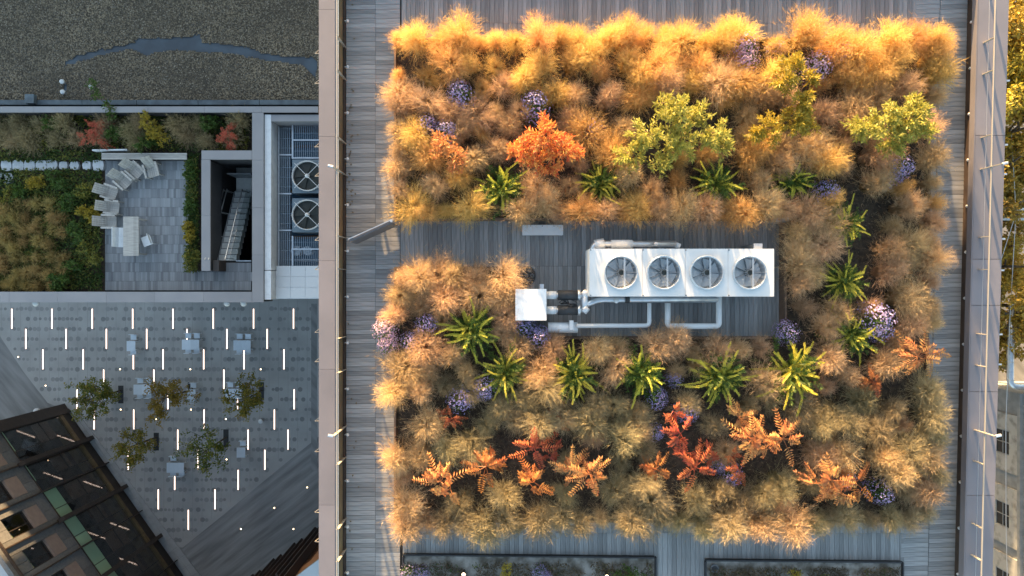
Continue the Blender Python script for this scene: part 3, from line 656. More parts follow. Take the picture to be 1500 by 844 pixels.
GO = [grass_mesh(320 + i, n=320, h=1.0, spread=.60, m='grass_olive', plume=4, wd=.012) for i in range(4)]

def aster_mesh(seed, m, rr=.40, hh=.85, nf=520):
    r = random.Random(seed); mb = MB(); fo = MB()
    for i in range(26):
        d = rdir(r, .6); fo.tube([(d.x * .05, d.y * .05, 0), (d.x * rr * .85, d.y * rr * .85, abs(d.z) * hh * .9)], .006, 3, .003, False)
    for i in range(420):
        d = rdir(r, .5); p = Vector((d.x * rr, d.y * rr, abs(d.z) * hh)) * r.uniform(.35, .95)
        leaf(fo, p, rdir(r, .3), Vector((0, 0, 1)), r.uniform(.06, .11), .02, r.random() * .5)
    cl = [(rdir(r, .6), r.uniform(.3, .7)) for _ in range(10)]
    f = 0; fv = []
    while f < nf:
        d = rdir(r, .55); c, rad_ = r.choice(cl); d = (c + rdir(r) * rad_ * 1.6).normalized()
        if d.z < .05: continue
        p = Vector((d.x * rr, d.y * rr, d.z * hh)) * r.uniform(.78, 1.12); n = (d + rdir(r) * .4).normalized(); u = n.orthogonal().normalized(); v = n.cross(u); s = r.uniform(.011, .023)
        mb.add([p + (u * math.cos(k * PI / 3) + v * math.sin(k * PI / 3)) * s for k in range(6)], [tuple(range(6))], r.random()); f += 1
    return fo.mesh('aster_foliage', 'leaf_green'), mb.mesh('aster_flowers', m)
AV = [aster_mesh(400 + i, 'petal_violet') for i in range(4)]; AP = [aster_mesh(410 + i, 'petal_pink') for i in range(3)]

def spray_mesh(seed, n=60, ln=.72):
    r = random.Random(seed); mb = MB()
    def branch(p0, d, L, yel, sag):
        side = d.cross(Vector((0, 0, 1))).normalized(); bend = r.uniform(-.25, .25)
        pt = lambda t: p0 + d * L * t + side * bend * L * t * t + Vector((0, 0, -sag * L * t * t))
        mb.tube([pt(0), pt(.5), pt(1)], .005, 3, .002, False, .2 if yel else .02)
        for k in range(int(26 * L / .6) + 6):
            t = r.uniform(.12, 1); q_ = pt(t); tang = (pt(min(1, t + .05)) - pt(t - .05)).normalized(); sd_ = tang.cross(Vector((0, 0, 1))).normalized() * r.choice((-1, 1))
            a = min(1, max(0, (t - .42) * 2.1)) * r.uniform(.6, 1) if yel else r.uniform(0, .10)
            leaf(mb, q_, sd_ * r.uniform(.3, 1) + tang * r.uniform(.4, 1) + Vector((0, 0, r.uniform(-.3, .6))), Vector((0, 0, 1)), r.uniform(.055, .11) * (1.15 - .5 * t), r.uniform(.016, .027), a)
    for i in range(n):
        an = r.uniform(0, 2 * PI); f = (i + .5) / n; el = 1.2 - 1.05 * f + r.uniform(-.3, .3); L = ln * r.uniform(.5, 1.0)
        d = (Vector((math.cos(an) * math.cos(el), math.sin(an) * math.cos(el), math.sin(el)))).normalized()
        p0 = Vector((r.gauss(0, .05), r.gauss(0, .05), .22 + .2 * (1 - f))); branch(p0, d, L, False, r.uniform(.2, .6))
        branch(p0 + d * L * r.uniform(.3, .7), (d + rdir(r, .1) * .7).normalized(), L * .4, r.random() < .25, .25)
    for i in range(36):
        an = i * 2.4 + r.uniform(-.4, .4); el = r.uniform(.25, 1.1); L = ln * r.uniform(.55, 1.2)
        d = Vector((math.cos(an) * math.cos(el), math.sin(an) * math.cos(el), math.sin(el))); p0 = Vector((r.gauss(0, .06), r.gauss(0, .06), .48))
        side = d.cross(Vector((0, 0, 1))).normalized(); bend = r.uniform(-.3, .3); sag = r.uniform(.25, .7)
        pt = lambda t: p0 + d * L * t + side * bend * L * t * t + Vector((0, 0, -sag * L * t * t))
        mb.tube([pt(0), pt(.5), pt(1)], .007, 3, .003, False, .6)
        for k in range(46):
            t = .2 + .8 * k / 45; tang = (pt(min(1, t + .05)) - pt(t - .05)).normalized(); sd_ = tang.cross(Vector((0, 0, 1))).normalized() * (1 if k % 2 else -1)
            leaf(mb, pt(t), sd_ * r.uniform(.35, .8) + tang + Vector((0, 0, r.uniform(-.1, .5))), Vector((0, 0, 1)), r.uniform(.05, .085) * (1.25 - .7 * t), .013, min(1, max(0, (t - .12) * 2.2)) * r.uniform(.75, 1))
    return mb.mesh('spray', 'leaf_spray')
SV = [spray_mesh(500 + i, n=R.choice((46, 52, 58))) for i in range(6)]

def sumac_mesh(seed, m, nl=8, ln=.46, hgt=.7, droop=.35, stems=True):
    r = random.Random(seed); mb = MB(); hubs = [(Vector((0, 0, hgt)), 1.0)]
    for k in range(r.choice((1, 2, 3))): hubs.append((Vector((r.uniform(-.38, .38), r.uniform(-.38, .38), hgt * r.uniform(.6, .95))), r.uniform(.6, .85)))
    for hb, sc in hubs:
        mb.tube([Vector((0, 0, 0)), hb * .55 + Vector((.03, .02, 0)), hb], .013, 5, .006, False, 0, )
        n = int(nl * sc)
        for i in range(n):
            an = i * 2 * PI / n * .8 + r.uniform(-.55, .55) + hb.x * 9; L = ln * sc * r.uniform(.45, 1.25); el = r.uniform(.0, .8)
            rd = Vector((math.cos(an), math.sin(an), 0)); sdv = Vector((-rd.y, rd.x, 0)); twist = r.uniform(-.5, .5)
            pt = lambda t: hb + rd * L * t * math.cos(el) + Vector((0, 0, L * (math.sin(el) * t - droop * 1.6 * t * t))) + sdv * twist * L * .35 * t * t
            mb.tube([pt(0), pt(.5), pt(1)], .006, 3, .003, False, .2)
            np_ = 8; curl = r.uniform(.2, 1.6); tone = r.uniform(0, .8)
            for k in range(np_):
                t = .32 + .68 * k / (np_ - 1); tang = (pt(min(1, t + .05)) - pt(t - .05)).normalized()
                for s in (-1, 1):
                    d = sdv * s + tang * .55 + Vector((0, 0, -curl * r.uniform(.3, 1)))
                    leaf(mb, pt(t), d, Vector((0, 0, 1)), .125 * sc ** .5 * (1.05 - .5 * abs(t - .5)) * r.uniform(.6, 1.15), r.uniform(.024, .036), min(1, max(0, tone + r.gauss(.1, .18))), .15)
            leaf(mb, pt(1), tang, Vector((0, 0, 1)), .10, .034, tone)
    return mb.mesh('sumac', m)
SU = [sumac_mesh(600 + i, 'leaf_sumac', nl=R.choice((7, 8, 9)), hgt=R.uniform(.7, .95)) for i in range(6)]
SY = [sumac_mesh(640 + i, 'leaf_amber', nl=10, hgt=.95, ln=.52) for i in range(3)]
SR = [sumac_mesh(620 + i, 'leaf_sumac_red', nl=8, hgt=.8, ln=.52) for i in range(2)]

def shrub(name, label, base, lobes, nleaf, m, seed, ln=.13, wd=.034, group=None, hb=.0):
    r = random.Random(seed); t = thing(name, label, 'shrub', base, 0, group); sb_ = MB(); lb = MB(); tot = sum(q[3] ** 2 for q in lobes)
    for (x, y, z, rr) in lobes:
        c = Vector((x, y, z)); sb_.tube([(x * .15, y * .15, 0), c * .55 + Vector((0, 0, .05)), c + Vector((0, 0, rr * .3))], .022, 5, .008, False)
        tw = []
        for k in range(int(10 + 26 * rr)):
            d = rdir(r, .35); e = c + d * rr * r.uniform(.6, 1.05); e.z = max(.1, e.z); tw.append((c + d * rr * .15, e)); sb_.tube([c + d * rr * .1, e], .007, 3, .003, False)
        for k in range(int(nleaf * rr * rr / tot)):
            a, e = r.choice(tw); p = a.lerp(e, r.random() ** .6) + rdir(r) * .05; d = ((e - a).normalized() * .7 + rdir(r) * .9)
            g = (p - c).length / max(rr, .01)
            leaf(lb, p, d, Vector((r.gauss(0, .4), r.gauss(0, .4), 1)), ln * r.uniform(.7, 1.25), wd * r.uniform(.8, 1.2), min(1, max(0, r.gauss(.45, .32))))
    sb_.build('branches', 'stem', t); lb.build('foliage', m, t); return t

def cover(name, label, rects, z, n, m, seed, ln=.12, hmax=.35, par=None, wd=.6, thr=-1):
    r = random.Random(seed); mb = MB(); tot = sum((b - a) * (d - c) for a, c, b, d in rects)
    for a, c, b, d in rects:
        for k in range(int(n * (b - a) * (d - c) / tot)):
            x, y = r.uniform(a, b), r.uniform(c, d); f = noise.noise(Vector((x * .9, y * .9, seed))); f2 = noise.noise(Vector((x * 2.3, y * 2.3, seed + 9)))
            if f2 < thr: continue
            hz = hmax * (.35 + .65 * max(0, .5 + f + .4 * f2)) * r.random() ** .5
            leaf(mb, Vector((x, y, z + hz)), rdir(r, .15), Vector((r.gauss(0, .5), r.gauss(0, .5), 1)), ln * r.uniform(.6, 1.3), ln * wd * r.uniform(.5, 1), min(1, max(0, r.gauss(.12 + .55 * f, .22))))
    o = stuff(mb.build(name, m, par)); o['label'] = label; return o

def plant(name, me, label, cat, px, py, z, group, sc=1.0, rz=None, zpx=None):
    c = Q(px, py, z if zpx is None else zpx); c.z = z
    if isinstance(me, tuple):
        o = put(name, None, None, c, R.uniform(0, 6.28)); put('foliage', me[0], o); stuff(put('flower_heads', me[1], o))
    else: o = put(name, me, None, c, R.uniform(0, 6.28) if rz is None else rz)
    o.scale = (sc, sc, sc * R.uniform(.92, 1.08)); return tag(o, label, cat, group)

# terrace plants
ex = lambda a, b, c, d: (Q(a, 0, ZT).x, Q(0, d, ZT).y, Q(b, 0, ZT).x, Q(0, c, ZT).y)
cover('groundcover', 'dark green and yellow leafy groundcover left of the terrace', [ex(-30, 152, 222, 238), ex(-30, 152, 249, 424)], ZT, 15000, 'leaf_cover', 3, .13, .4)
cover('groundcover', 'strip of green and yellow groundcover between terrace and stairwell', [ex(277, 293, 226, 398)], ZT, 2600, 'leaf_cover', 5, .13, .5)
cover('groundcover', 'dark low groundcover between the grasses below the gravel roof', [ex(-30, 366, 168, 222)], ZT, 6500, 'leaf_cover', 6, .13, .3)
for (x, y) in [(-12, 182), (12, 190), (30, 178), (45, 200), (62, 188), (85, 205), (98, 182), (110, 205), (150, 205), (158, 183), (190, 190), (205, 205), (208, 178), (262, 180), (275, 200), (290, 183), (305, 205), (355, 180), (345, 205), (18, 210), (45, 212), (-5, 205)]:
    plant('grass_tussock', R.choice(GO), 'olive grass tussock in the bed along the gravel roof wall', 'grass', x, y, ZT, 'olive grasses above the terrace', R.uniform(.85, 1.15), zpx=ZT + .4)
for i in range(48):
    x, y = -8 + (i % 7) * 16.5 + R.uniform(-4, 4), 302 + (i // 7) * 19 + R.uniform(-5, 5)
    if x > 94 - 8 * (i % 3 == 0): continue
    plant('grass_tussock', R.choice(GA), 'amber grass tussock in the patch at the far left of the terrace', 'grass', x, y, ZT, 'amber grasses left of the terrace', R.uniform(.8, 1.1), zpx=ZT + .3)
shrub('yellow_shrub', 'yellow leaved shrub above the terrace bench', Q(240, 197, ZT), [(0, 0, .8, .45), (-.15, .35, 1.0, .4), (.25, -.3, .7, .35)], 800, 'leaf_yellow', 31, .11, .05)
for x, y, s, lab in ((78, 182, 61, 'dark green rounded shrub left of the red sumac'), (170, 197, 62, 'dark green shrub right of the red sumac'), (307, 183, 63, 'dark green shrub beside the stairwell head'), (215, 212, 64, 'low dark green shrub left of the yellow shrub')):
    shrub('green_shrub', lab, Q(x, y, ZT + .3) - Vector((0, 0, .3)), [(0, 0, .55, .42), (.25, .1, .45, .3)], 700, 'leaf_green', s, .10, .05, 'dark green shrubs above the terrace')
shrub('leaning_shrub', 'thin green shrub leaning over the coping onto the gravel roof', Q(176, 172, ZT), [(.1, .2, 1.0, .3), (-.15, .55, 1.4, .25), (-.2, .95, 1.6, .28), (.15, -.1, .8, .3)], 420, 'leaf_green', 66, .12, .045)
for x, y, lab in ((133, 186, 'bright orange red sumac in the middle of the terrace bed, upper stem'), (124, 198, 'bright orange red sumac in the middle of the terrace bed, left stem'), (137, 203, 'bright orange red sumac in the middle of the terrace bed, lowest stem'),
                  (333, 194, 'coral red sumac by the stairwell, upper stem'), (330, 207, 'coral red sumac by the stairwell, lower stem')):
    plant('sumac', R.choice(SR), lab, 'sumac', x + 3, y, ZT, 'red sumacs on the terrace', 1.0, zpx=ZT + .8)

for k, (x, y, m) in enumerate(((110, 300, 'leaf_green'), (120, 345, 'leaf_green'), (112, 395, 'leaf_green'), (138, 318, 'leaf_yellow'), (60, 268, 'leaf_yellow'), (35, 275, 'leaf_green'), (95, 270, 'leaf_green'), (128, 280, 'leaf_cover'), (140, 372, 'leaf_cover'), (20, 290, 'leaf_cover'), (285, 250, 'leaf_green'), (286, 300, 'leaf_green'), (284, 340, 'leaf_yellow'), (288, 375, 'leaf_cover'), (100, 415, 'leaf_green'))):
    shrub('low_bush', ['dark green bush beside the amber grasses, upper', 'dark green bush beside the amber grasses, middle', 'dark green bush beside the amber grasses, lower', 'yellowish bush near the lounge chairs', 'yellowish bush below the stepping stones', 'green bush below the stepping stones at left', 'green bush below the stepping stones at right', 'loose bush below the last stepping stone', 'loose bush beside the dining table edge', 'loose bush at the top left of the amber grasses', 'green bush at the top of the narrow strip', 'green bush in the middle of the narrow strip', 'yellow bush in the lower half of the narrow strip', 'loose bush at the foot of the narrow strip', 'dark green bush near the terrace parapet'][k],
          Q(x, y, ZT), [(R.uniform(-.3, .3) * (x < 200), R.uniform(-.3, .3), R.uniform(.25, .5), R.uniform(.2, .36)) for _ in range(4)], 620, m, 900 + k, .12, .055, 'low bushes on the terrace')

# ---------------------------------------------------------------- gravel roof (upper left)
ZR = ZT + .3
gb = struct(MB().box(x0, Q(0, 150, ZR).y, ZG, xr, 17, ZR).build('gravel_roof', 'membrane'))
strip = [(92, 98), (98, 90), (128, 78), (165, 70), (198, 62), (212, 57), (258, 56), (280, 54), (292, 49), (296, 63), (330, 66), (362, 69), (385, 78), (420, 84), (458, 84), (464, 90), (463, 116), (455, 108), (443, 95), (425, 94), (395, 90), (355, 82), (330, 78), (300, 76), (258, 74), (225, 77), (218, 84), (208, 78), (192, 72), (170, 78), (140, 82), (115, 92)]
ra, rb_ = Q(-40, 0, ZR).x, xr; rc, rd_ = Q(0, 147, ZR).y, Q(0, -40, ZR).y; st_ = .065
nx, ny = int((rb_ - ra) / st_), int((rd_ - rc) / st_); vs = []; keep = []; mb = MB(); idx = {}
def topx(x, y): D = H - ZR; return x * 1000 / D + 750, 422 - y * 1000 / D
def bare(x, y):
    p, q = topx(x, y); wob = 3.2 * noise.noise(Vector((x * 3, y * 3, 1))) + 2 * noise.noise(Vector((x * 9, y * 9, 4)))
    return inside(p + wob, q + wob * .8, strip) or (abs(p - 96) < 3 and abs(q - 128 + wob) < 5)
for j in range(ny):
    for i in range(nx):
        x, y = ra + i * st_, rc + j * st_
        if bare(x + st_ / 2, y + st_ / 2): continue
        f = []
        for (a, b) in ((i, j), (i + 1, j), (i + 1, j + 1), (i, j + 1)):
            if (a, b) not in idx:
                idx[(a, b)] = len(vs); vs.append((ra + a * st_, rc + b * st_, ZR + .035 + .02 * noise.noise(Vector((a * 1.7, b * 1.7, 0)))))
            f.append(idx[(a, b)])
        keep.append(f)
mb.add(vs, keep, [min(.8, max(.01, .30 + .55 * noise.noise(Vector((p[0] * .35, p[1] * .5, 3))) + .3 * noise.noise(Vector((p[0] * 1.4, p[1] * 1.9, 8))) + .035 * (p[1] - 10))) for p in vs]); stuff(mb.build('gravel_bed', 'gravel', gb, attr='shade'))
mb = MB()
for k in range(15000):
    x, y = R.uniform(ra, rb_), R.uniform(rc, rd_)
    if bare(x, y): continue
    s = R.uniform(.018, .042); a = R.uniform(0, 3); e = R.uniform(.55, 1)
    c_, s_ = math.cos(a) * s, math.sin(a) * s; z = ZR + .045
    mb.add([(x + c_, y + s_, z), (x - s_ * e, y + c_ * e, z), (x - c_, y - s_, z), (x + s_ * e, y - c_ * e, z), (x, y, z + s * .7)], [(0, 1, 4), (1, 2, 4), (2, 3, 4), (3, 0, 4)], R.random() ** .8)
stuff(mb.build('pebbles', 'pebble', gb, attr='shade'))
fl = thing('roof_edge_flashing', 'blue grey metal flashing along the lower edge of the gravel roof', 'flashing')
za = ZR + .3
xs_ = [-60, 52, 120, 200, 290, 380, 470]
for a, b in zip(xs_[:-1], xs_[1:]): MB().box(Q(a, 0, za).x + .01, Q(0, 153.5, za).y, ZR, Q(b, 0, za).x - .01, Q(0, 146.5, za).y, za).build('flashing_length', 'flashing', fl)
MB().box(Q(41, 0, za).x, Q(0, 153, za).y, za + .002, Q(54, 0, za).x, Q(0, 140, za).y, za + .2).build('outlet_box', 'flashing', fl)
for x, y, lab in ((96, 122, 'upper small pale vent'), (97, 137, 'lower small pale vent'), (138, 129, 'larger pale vent right of the other two')):
    t = thing('roof_vent', lab + ' standing on the gravel roof', 'vent', Q(x, y, ZR)); MB().lathe([(.06, 0), (.06, .22)], 12).build('pipe', 'galv', t, True); MB().lathe([(.001, .3), (.09, .28), (.11, .22), (.001, .21)], 14).build('cap', 'white_metal', t, True)

# ================================================================ MAIN BUILDING
XL = -4.91
mb0 = thing('main_building', 'tall main building carrying the planted roof deck', 'building')
yN = Q(0, -38, 0).y; yS = -9.2
part('body', 'bronze', MB().box(XL + .12, yS, ZG, 12.2, yN + .4, -.16), mb0)
part('roof_slab', 'deck_sub', MB().box(-4.36, yS, -.155, 12.1, yN, -.035), mb0)
# west parapet, coping panels
wp = thing('west_parapet', 'straight left parapet with wide pinkish grey metal coping', 'parapet')
zc = .55; cw0, cw1 = Q(467, 0, zc).x, Q(493.5, 0, zc).x
MB().box(cw0 + .06, yS, -.15, cw1 + .02, yN, zc - .05).build('wall_body', 'bronze', wp)
ycut = [-60, 14, 200, 382, 541, 740, 900]
for a, b in zip(ycut[:-1], ycut[1:]): MB().box(cw0, Q(0, b, zc).y + .003, zc - .045, cw1 - .05, Q(0, a, zc).y - .003, zc).build('coping_panel', 'coping', wp)
MB().box(cw1 - .047, yS, zc - .08, cw1 + .03, yN, zc - .02).build('gutter_lip', 'coping_grey', wp); MB().box(cw1 + .031, yS, zc - .35, cw1 + .06, yN, zc - .1).build('trim_strip', 'brass', wp)
MB().box(cw1 + .04, yS, -.034, Q(506.5, 0, 0).x, yN, .10).build('edge_channel', 'bronze', wp)
# east parapet (slightly skewed)
ep = thing('east_parapet', 'slightly skewed right parapet with grey metal coping and dark inner face', 'parapet')
def eline(px0_, px1_, z): return Q(px0_, 0, z), Q(px1_, 844, z)
def strip_quad(mb, a0, a1, b0, b1, z0, z1, y0=None):
    return mb
def eprism(pa, pb, z0, z1, f0=-.1, f1=1.1, zref=None):  # pa, pb = (px at y=0, px at y=844) of the left and right edge
    zr = z1 if zref is None else zref
    L0, L1 = eline(*pa, zr); R0, R1 = eline(*pb, zr)
    l = lambda p, q, f: p + (q - p) * f
    pts = [l(L0, L1, f1), l(R0, R1, f1), l(R0, R1, f0), l(L0, L1, f0)]
    return MB().prism(pts, z0, z1)
eprism((1437, 1417), (1474, 1450), -.15, .44, -.045, 1.1, .5).build('wall_body', 'bronze', ep)
fs_ = [-.045, .235, .45, .53, .68, .86, 1.1]
for a, b in zip(fs_[:-1], fs_[1:]): eprism((1434, 1413.5), (1478, 1454), .45, .5, a + .0004, b - .0004).build('coping_panel', 'coping', ep)
eprism((1421, 1401), (1436, 1416), -.034, .12, -.045, 1.1, 0).build('edge_channel', 'bronze', ep); eprism((1432, 1411.5), (1433.6, 1413.2), .3, .5, -.045, 1.1, .5).build('trim_strip', 'coping', ep)
# north and south parapets, just outside the frame
for nm, ya, yb, lab in (('north_parapet', yN, yN + .5, 'parapet closing the roof deck at the top edge'), ('south_parapet', yS - .5, yS, 'parapet closing the roof deck at the bottom edge')):
    t = thing(nm, lab, 'parapet'); MB().box(cw1, ya, -.15, 12.35, yb, .50).build('wall_body', 'bronze', t); MB().box(cw0, ya - .02, .502, 12.5, yb + .04, .55).build('coping_panel', 'coping', t)
# guard rails
posts_w = [(71, 0), (118, 0), (211, 0), (257, 1), (349, 0), (395, 0), (493, 0), (541, 0), (624, 1), (669, 0), (759, 0), (804, 0), (-20, 0)]
posts_e = [(73, 0), (118, 0), (208, 0), (253, 1), (350, 0), (396, 0), (487, 0), (532, 0), (624, 1), (668, 0), (757, 0), (802, 0), (-20, 0)]
gw = thing('guard_rail', 'thin steel guard rail along the left parapet', 'railing'); ge = thing('guard_rail', 'thin steel guard rail along the right parapet', 'railing')
def tiltx(py): return 1424 - 20.5 * py / 844
for side, ps, par in ((-1, posts_w, gw), (1, posts_e, ge)):
    ends = []
    for py, tall in ps:
        b = Q(506.2 if side < 0 else tiltx(py), py, 0); hh = 1.25 if tall else .86
        p = MB().box(-.035, -.008, .0, .035, .008, hh).build('post', 'post_steel', par, loc=b, rz=0 if side < 0 else -.024)
        if tall: MB().tube([b + Vector((0, 0, hh)), b + Vector((side * .12, .03, hh + .02))], .035, 8).build('post_lamp', 'galv', par)
    f = (lambda py: Q(506.2, py, 0)) if side < 0 else (lambda py: Q(tiltx(py), py, 0))
    a, b = f(-38), f(880); MB().tube([a + Vector((0, 0, .875)), b + Vector((0, 0, .875))], .018, 8).build('handrail', 'post_steel', par)
    MB().tube([a + Vector((side * .03, 0, .62)), b + Vector((side * .03, 0, .62))], .006, 5).build('cable', 'steel', par)
# triangular brackets under the coping
br = MB().bar((0, 0, 0), (-.20, 0, -.02), .012, .05).bar((-.20, 0, -.02), (0, .16, 0), .012, .05).bar((0, .16, 0), (0, 0, 0), .012, .05).mesh('bracket', 'post_steel')
for i, y in enumerate([78, 122, 215, 258, 352, 395, 487, 530, 617, 662, 751, 794]):
    o = put('outrigger_bracket', br, None, Vector((cw0 + .05, Q(0, y, .4).y, .38))); tag(o, 'small triangular metal bracket poking out under the left coping', 'bracket', 'brackets under the left coping')
br2 = MB().box(0, -.02, -.02, .10, .02, .02).mesh('peg', 'white_metal')
for i, y in enumerate([212, 255, 350, 396, 490, 534, 118]):
    c = Q(1478 - 24 * y / 844, y, .42); c.z = .40; c.x -= .02
    tag(put('outrigger_peg', br2, None, c), 'small pale peg poking out under the right coping', 'peg', 'pegs under the right coping')
# low deck lamps
lm = [MB().tube([(-.02, 0, .16), (.06, 0, .16)], .013, 8).mesh('arm', 'steel'), MB().lathe([(.001, .20), (.032, .19), (.04, .15), (.02, .11), (.001, .11)], 14).mesh('head', 'white_metal', True), MB().tube([(-.02, 0, -.03), (-.02, 0, .17)], .013, 8).mesh('stem', 'steel')]
for k in range(13):
    y = 34 + 66.8 * k
    for side in (-1, 1):
        c = Q(508.5 if side < 0 else tiltx(y) - 3, y + (side > 0) * 2, 0)
        t = thing('deck_lamp', 'small silver deck lamp at the foot of the %s parapet' % ('left' if side < 0 else 'right'), 'lamp', c, 0 if side < 0 else PI, 'deck lamps on the %s' % ('left' if side < 0 else 'right'))
        put('arm', lm[0], t); put('head', lm[1], t, (.05, 0, 0)); put('stem', lm[2], t)

# ---------------------------------------------------------------- deck boards
BW = 6.8 * H / 1000
def board_mesh(L, along):
    h = .032; g = .0035
    if along == 'y': return MB().box(-BW / 2 + g, -L / 2, -h, BW / 2 - g, L / 2, 0).mesh('board', 'deck')
    return MB().box(-BW / 2 + g, -L / 2, -h, BW / 2 - g, L / 2, 0).mesh('board', 'deck')
def deck(name, rows, along, x_or_y0, x_or_y1):
    d = struct(put(name, None)); n = 0
    for (a, b) in rows:
        L = abs(b - a) * H / 1000 - .006; me = board_mesh(L, along); p = x_or_y0
        while p < x_or_y1:
            if along == 'y': c = Q(p + 3.4, (a + b) / 2, 0); rz = 0
            else: c = Q((a + b) / 2, p + 3.4, 0); rz = PI / 2
            c.z = R.uniform(-.0015, .0015); put('board', me, d, c, rz + (PI if R.random() < .5 else 0)); p += 6.8
    return d
deck('west_walkway', [(507, 550), (550, 586)], 'x', -34, 924)
deck('north_walkway', [(-38, 34), (34, 57)], 'y', 588, 1336)
deck('passage_deck', [(316, 390), (390, 500)], 'y', 586.5, 1150)
deck('south_walkway', [(757, 781), (781, 924)], 'y', 590, 1320)
d = struct(put('east_walkway', None)); me1 = board_mesh(40 * H / 1000 - .006, 'x')
p = -34
while p < 924:
    for k in range(2):
        xx = 1337 + 20 + k * 40 + .5 * k - (p / 844) * 18
        c = Q(xx, p + 3.4, R.uniform(-.0015, .0015)); put('board', me1, d, c, PI / 2 + .0225)
    p += 6.8

# ---------------------------------------------------------------- planted bed
ZB = .36
def bed_out(px): return [Q(x, y, ZB + .04) for x, y in px]
OUT = [(577, 55), (1366, 55), (1358, 766), (577, 766), (577, 392), (748, 392), (748, 494), (1150, 494), (1150, 322), (577, 322)]
bed = thing('planted_bed', 'large C shaped timber edged bed of autumn grasses on the roof deck', 'planter')
O = bed_out(OUT)
for i in range(len(O)):
    a, b = O[i], O[(i + 1) % len(O)]; dv = (b - a).normalized(); nI = Vector((dv.y, -dv.x, 0)) * .025; L = (b - a).length; n = max(1, round(L / 2.4))
    for k in range(n):
        p, q = a + dv * (L * k / n + .03), a + dv * (L * (k + 1) / n - .003)
        for z0_, z1_ in ((-.002, .195), (.202, .40)):
            MB().obox(((p + q) / 2 + nI).xy.to_3d() + Vector((0, 0, (z0_ + z1_) / 2)), (q - p).xy.to_3d() / 2, nI, Vector((0, 0, (z1_ - z0_) / 2))).build('edge_board', 'timber_edge', bed)
OP = OUT
mb = MB(); idx = {}; vs = []; fs = []; s_ = 7.0
for j in range(int(712 / s_)):
    for i in range(int(790 / s_)):
        x, y = 577 + i * s_, 55 + j * s_
        if not inside(x + s_ / 2, y + s_ / 2, OUT): continue
        f = []
        for a, b in ((i, j), (i, j + 1), (i + 1, j + 1), (i + 1, j)):
            if (a, b) not in idx:
                idx[(a, b)] = len(vs); P = Q(577 + a * s_, 55 + b * s_, ZB); vs.append((P.x, P.y, ZB - .06 + .05 * noise.noise(P * 2.2)))
            f.append(idx[(a, b)])
        fs.append(f)
mb.add(vs, fs).build('soil', 'soil', bed, True)
cvr = [(Q(a, 0, ZB).x, Q(0, d_, ZB).y, Q(b, 0, ZB).x, Q(0, c_, ZB).y) for a, b, c_, d_ in ((580, 1360, 58, 318), (1154, 1356, 322, 494), (580, 1354, 498, 762), (580, 744, 396, 494))]
cover('leaf_litter', 'dry leaf litter on the soil of the planted bed', cvr, ZB - .03, 16000, 'leaf_litter', 12, .09, .10, bed, .35)

# plants by eye: position of the crown in the photo
occ = []
ast = [(675, 135, 'v', 1.0), (652, 190, 'v', .9), (622, 180, 'v', .85), (785, 152, 'v', 1.05), (668, 118, 'p', .7), (872, 182, 'v', .8), (1098, 62, 'p', 1.0), (1100, 86, 'p', .9), (1150, 62, 'p', .6), (1205, 92, 'p', 1.05), (1243, 70, 'p', .8),
       (1328, 240, 'v', .95), (1322, 258, 'v', .7), (1222, 278, 'v', .85), (1290, 470, 'v', 1.15), (1302, 488, 'v', .8), (1165, 490, 'v', .8), (560, 488, 'p', .9), (566, 508, 'p', .8), (597, 505, 'v', .75), (622, 478, 'v', .8), (768, 480, 'v', .8), (790, 496, 'v', .8),
       (672, 590, 'v', .9), (710, 572, 'v', .85), (965, 588, 'v', .8), (1012, 608, 'v', .8), (1080, 702, 'v', .75), (1060, 690, 'v', .6), (1302, 728, 'v', .8), (1250, 705, 'v', .7), (965, 640, 'v', .6), (995, 560, 'v', .6)]
ast_l = []
for i, (x, y, k, s) in enumerate(ast):
    ast_l.append((x, y, k, s))
    occ.append((x, y, 15 * s))
spr = [(735, 278, 1.1, 'left of the orange shrub foot'), (880, 268, .9, 'right of the orange shrub foot'), (1052, 270, 1.05, 'below the big yellow green shrub'), (1165, 265, 1.0, 'above the grey conduit box'), (1243, 328, 1.1, 'top of the right hand column'), (1240, 412, 1.1, 'middle of the right hand column'), (1248, 492, 1.15, 'bottom of the right hand column'),
       (690, 484, 1.2, 'left of the white cabinet'), (742, 545, 1.05, 'below the white cabinet'), (840, 550, 1.1, 'second in the lower row'), (938, 545, 1.05, 'third in the lower row'), (1054, 550, 1.1, 'fourth in the lower row'), (1158, 545, 1.15, 'fifth in the lower row')]
for i, (x, y, s, lab) in enumerate(spr):
    plant('feathery_goldenrod', SV[i % 6], 'green goldenrod with yellow feathery tips, ' + lab, 'goldenrod', x, y, ZB - .02, 'green goldenrods with yellow tips', s * 1.0 * R.uniform(.85, 1.15), zpx=ZB + .6); occ.append((x, y, 33 * s))
sums = [(648, 700, 0), (712, 682, 1), (782, 655, 2), (782, 705, 3), (862, 690, 4), (993, 632, 5), (962, 690, 1), (1018, 684, 2), (1095, 640, 3), (1142, 640, 0), (1085, 690, 5), (1212, 700, 4), (1255, 708, 2), (1338, 522, 3), (1285, 562, 1), (660, 615, 5), (820, 625, 2)]
slab = ['far left of the sumac row', 'second of the sumac row from the left', 'upper middle left, above another sumac', 'lower middle left, below another sumac', 'centre left with curled amber leaves', 'deep red one in the middle of the lower bed', 'small one left of the red pair', 'lower of the red middle pair',
        'left of the bright amber pair', 'right of the bright amber pair', 'small one under the bright amber pair', 'lower right, left of its neighbour', 'lower right corner area beside asters', 'at the right edge below the goldenrods', 'small rusty one near the right edge', 'tiny one below the violet aster', 'faint one below the lower goldenrods']
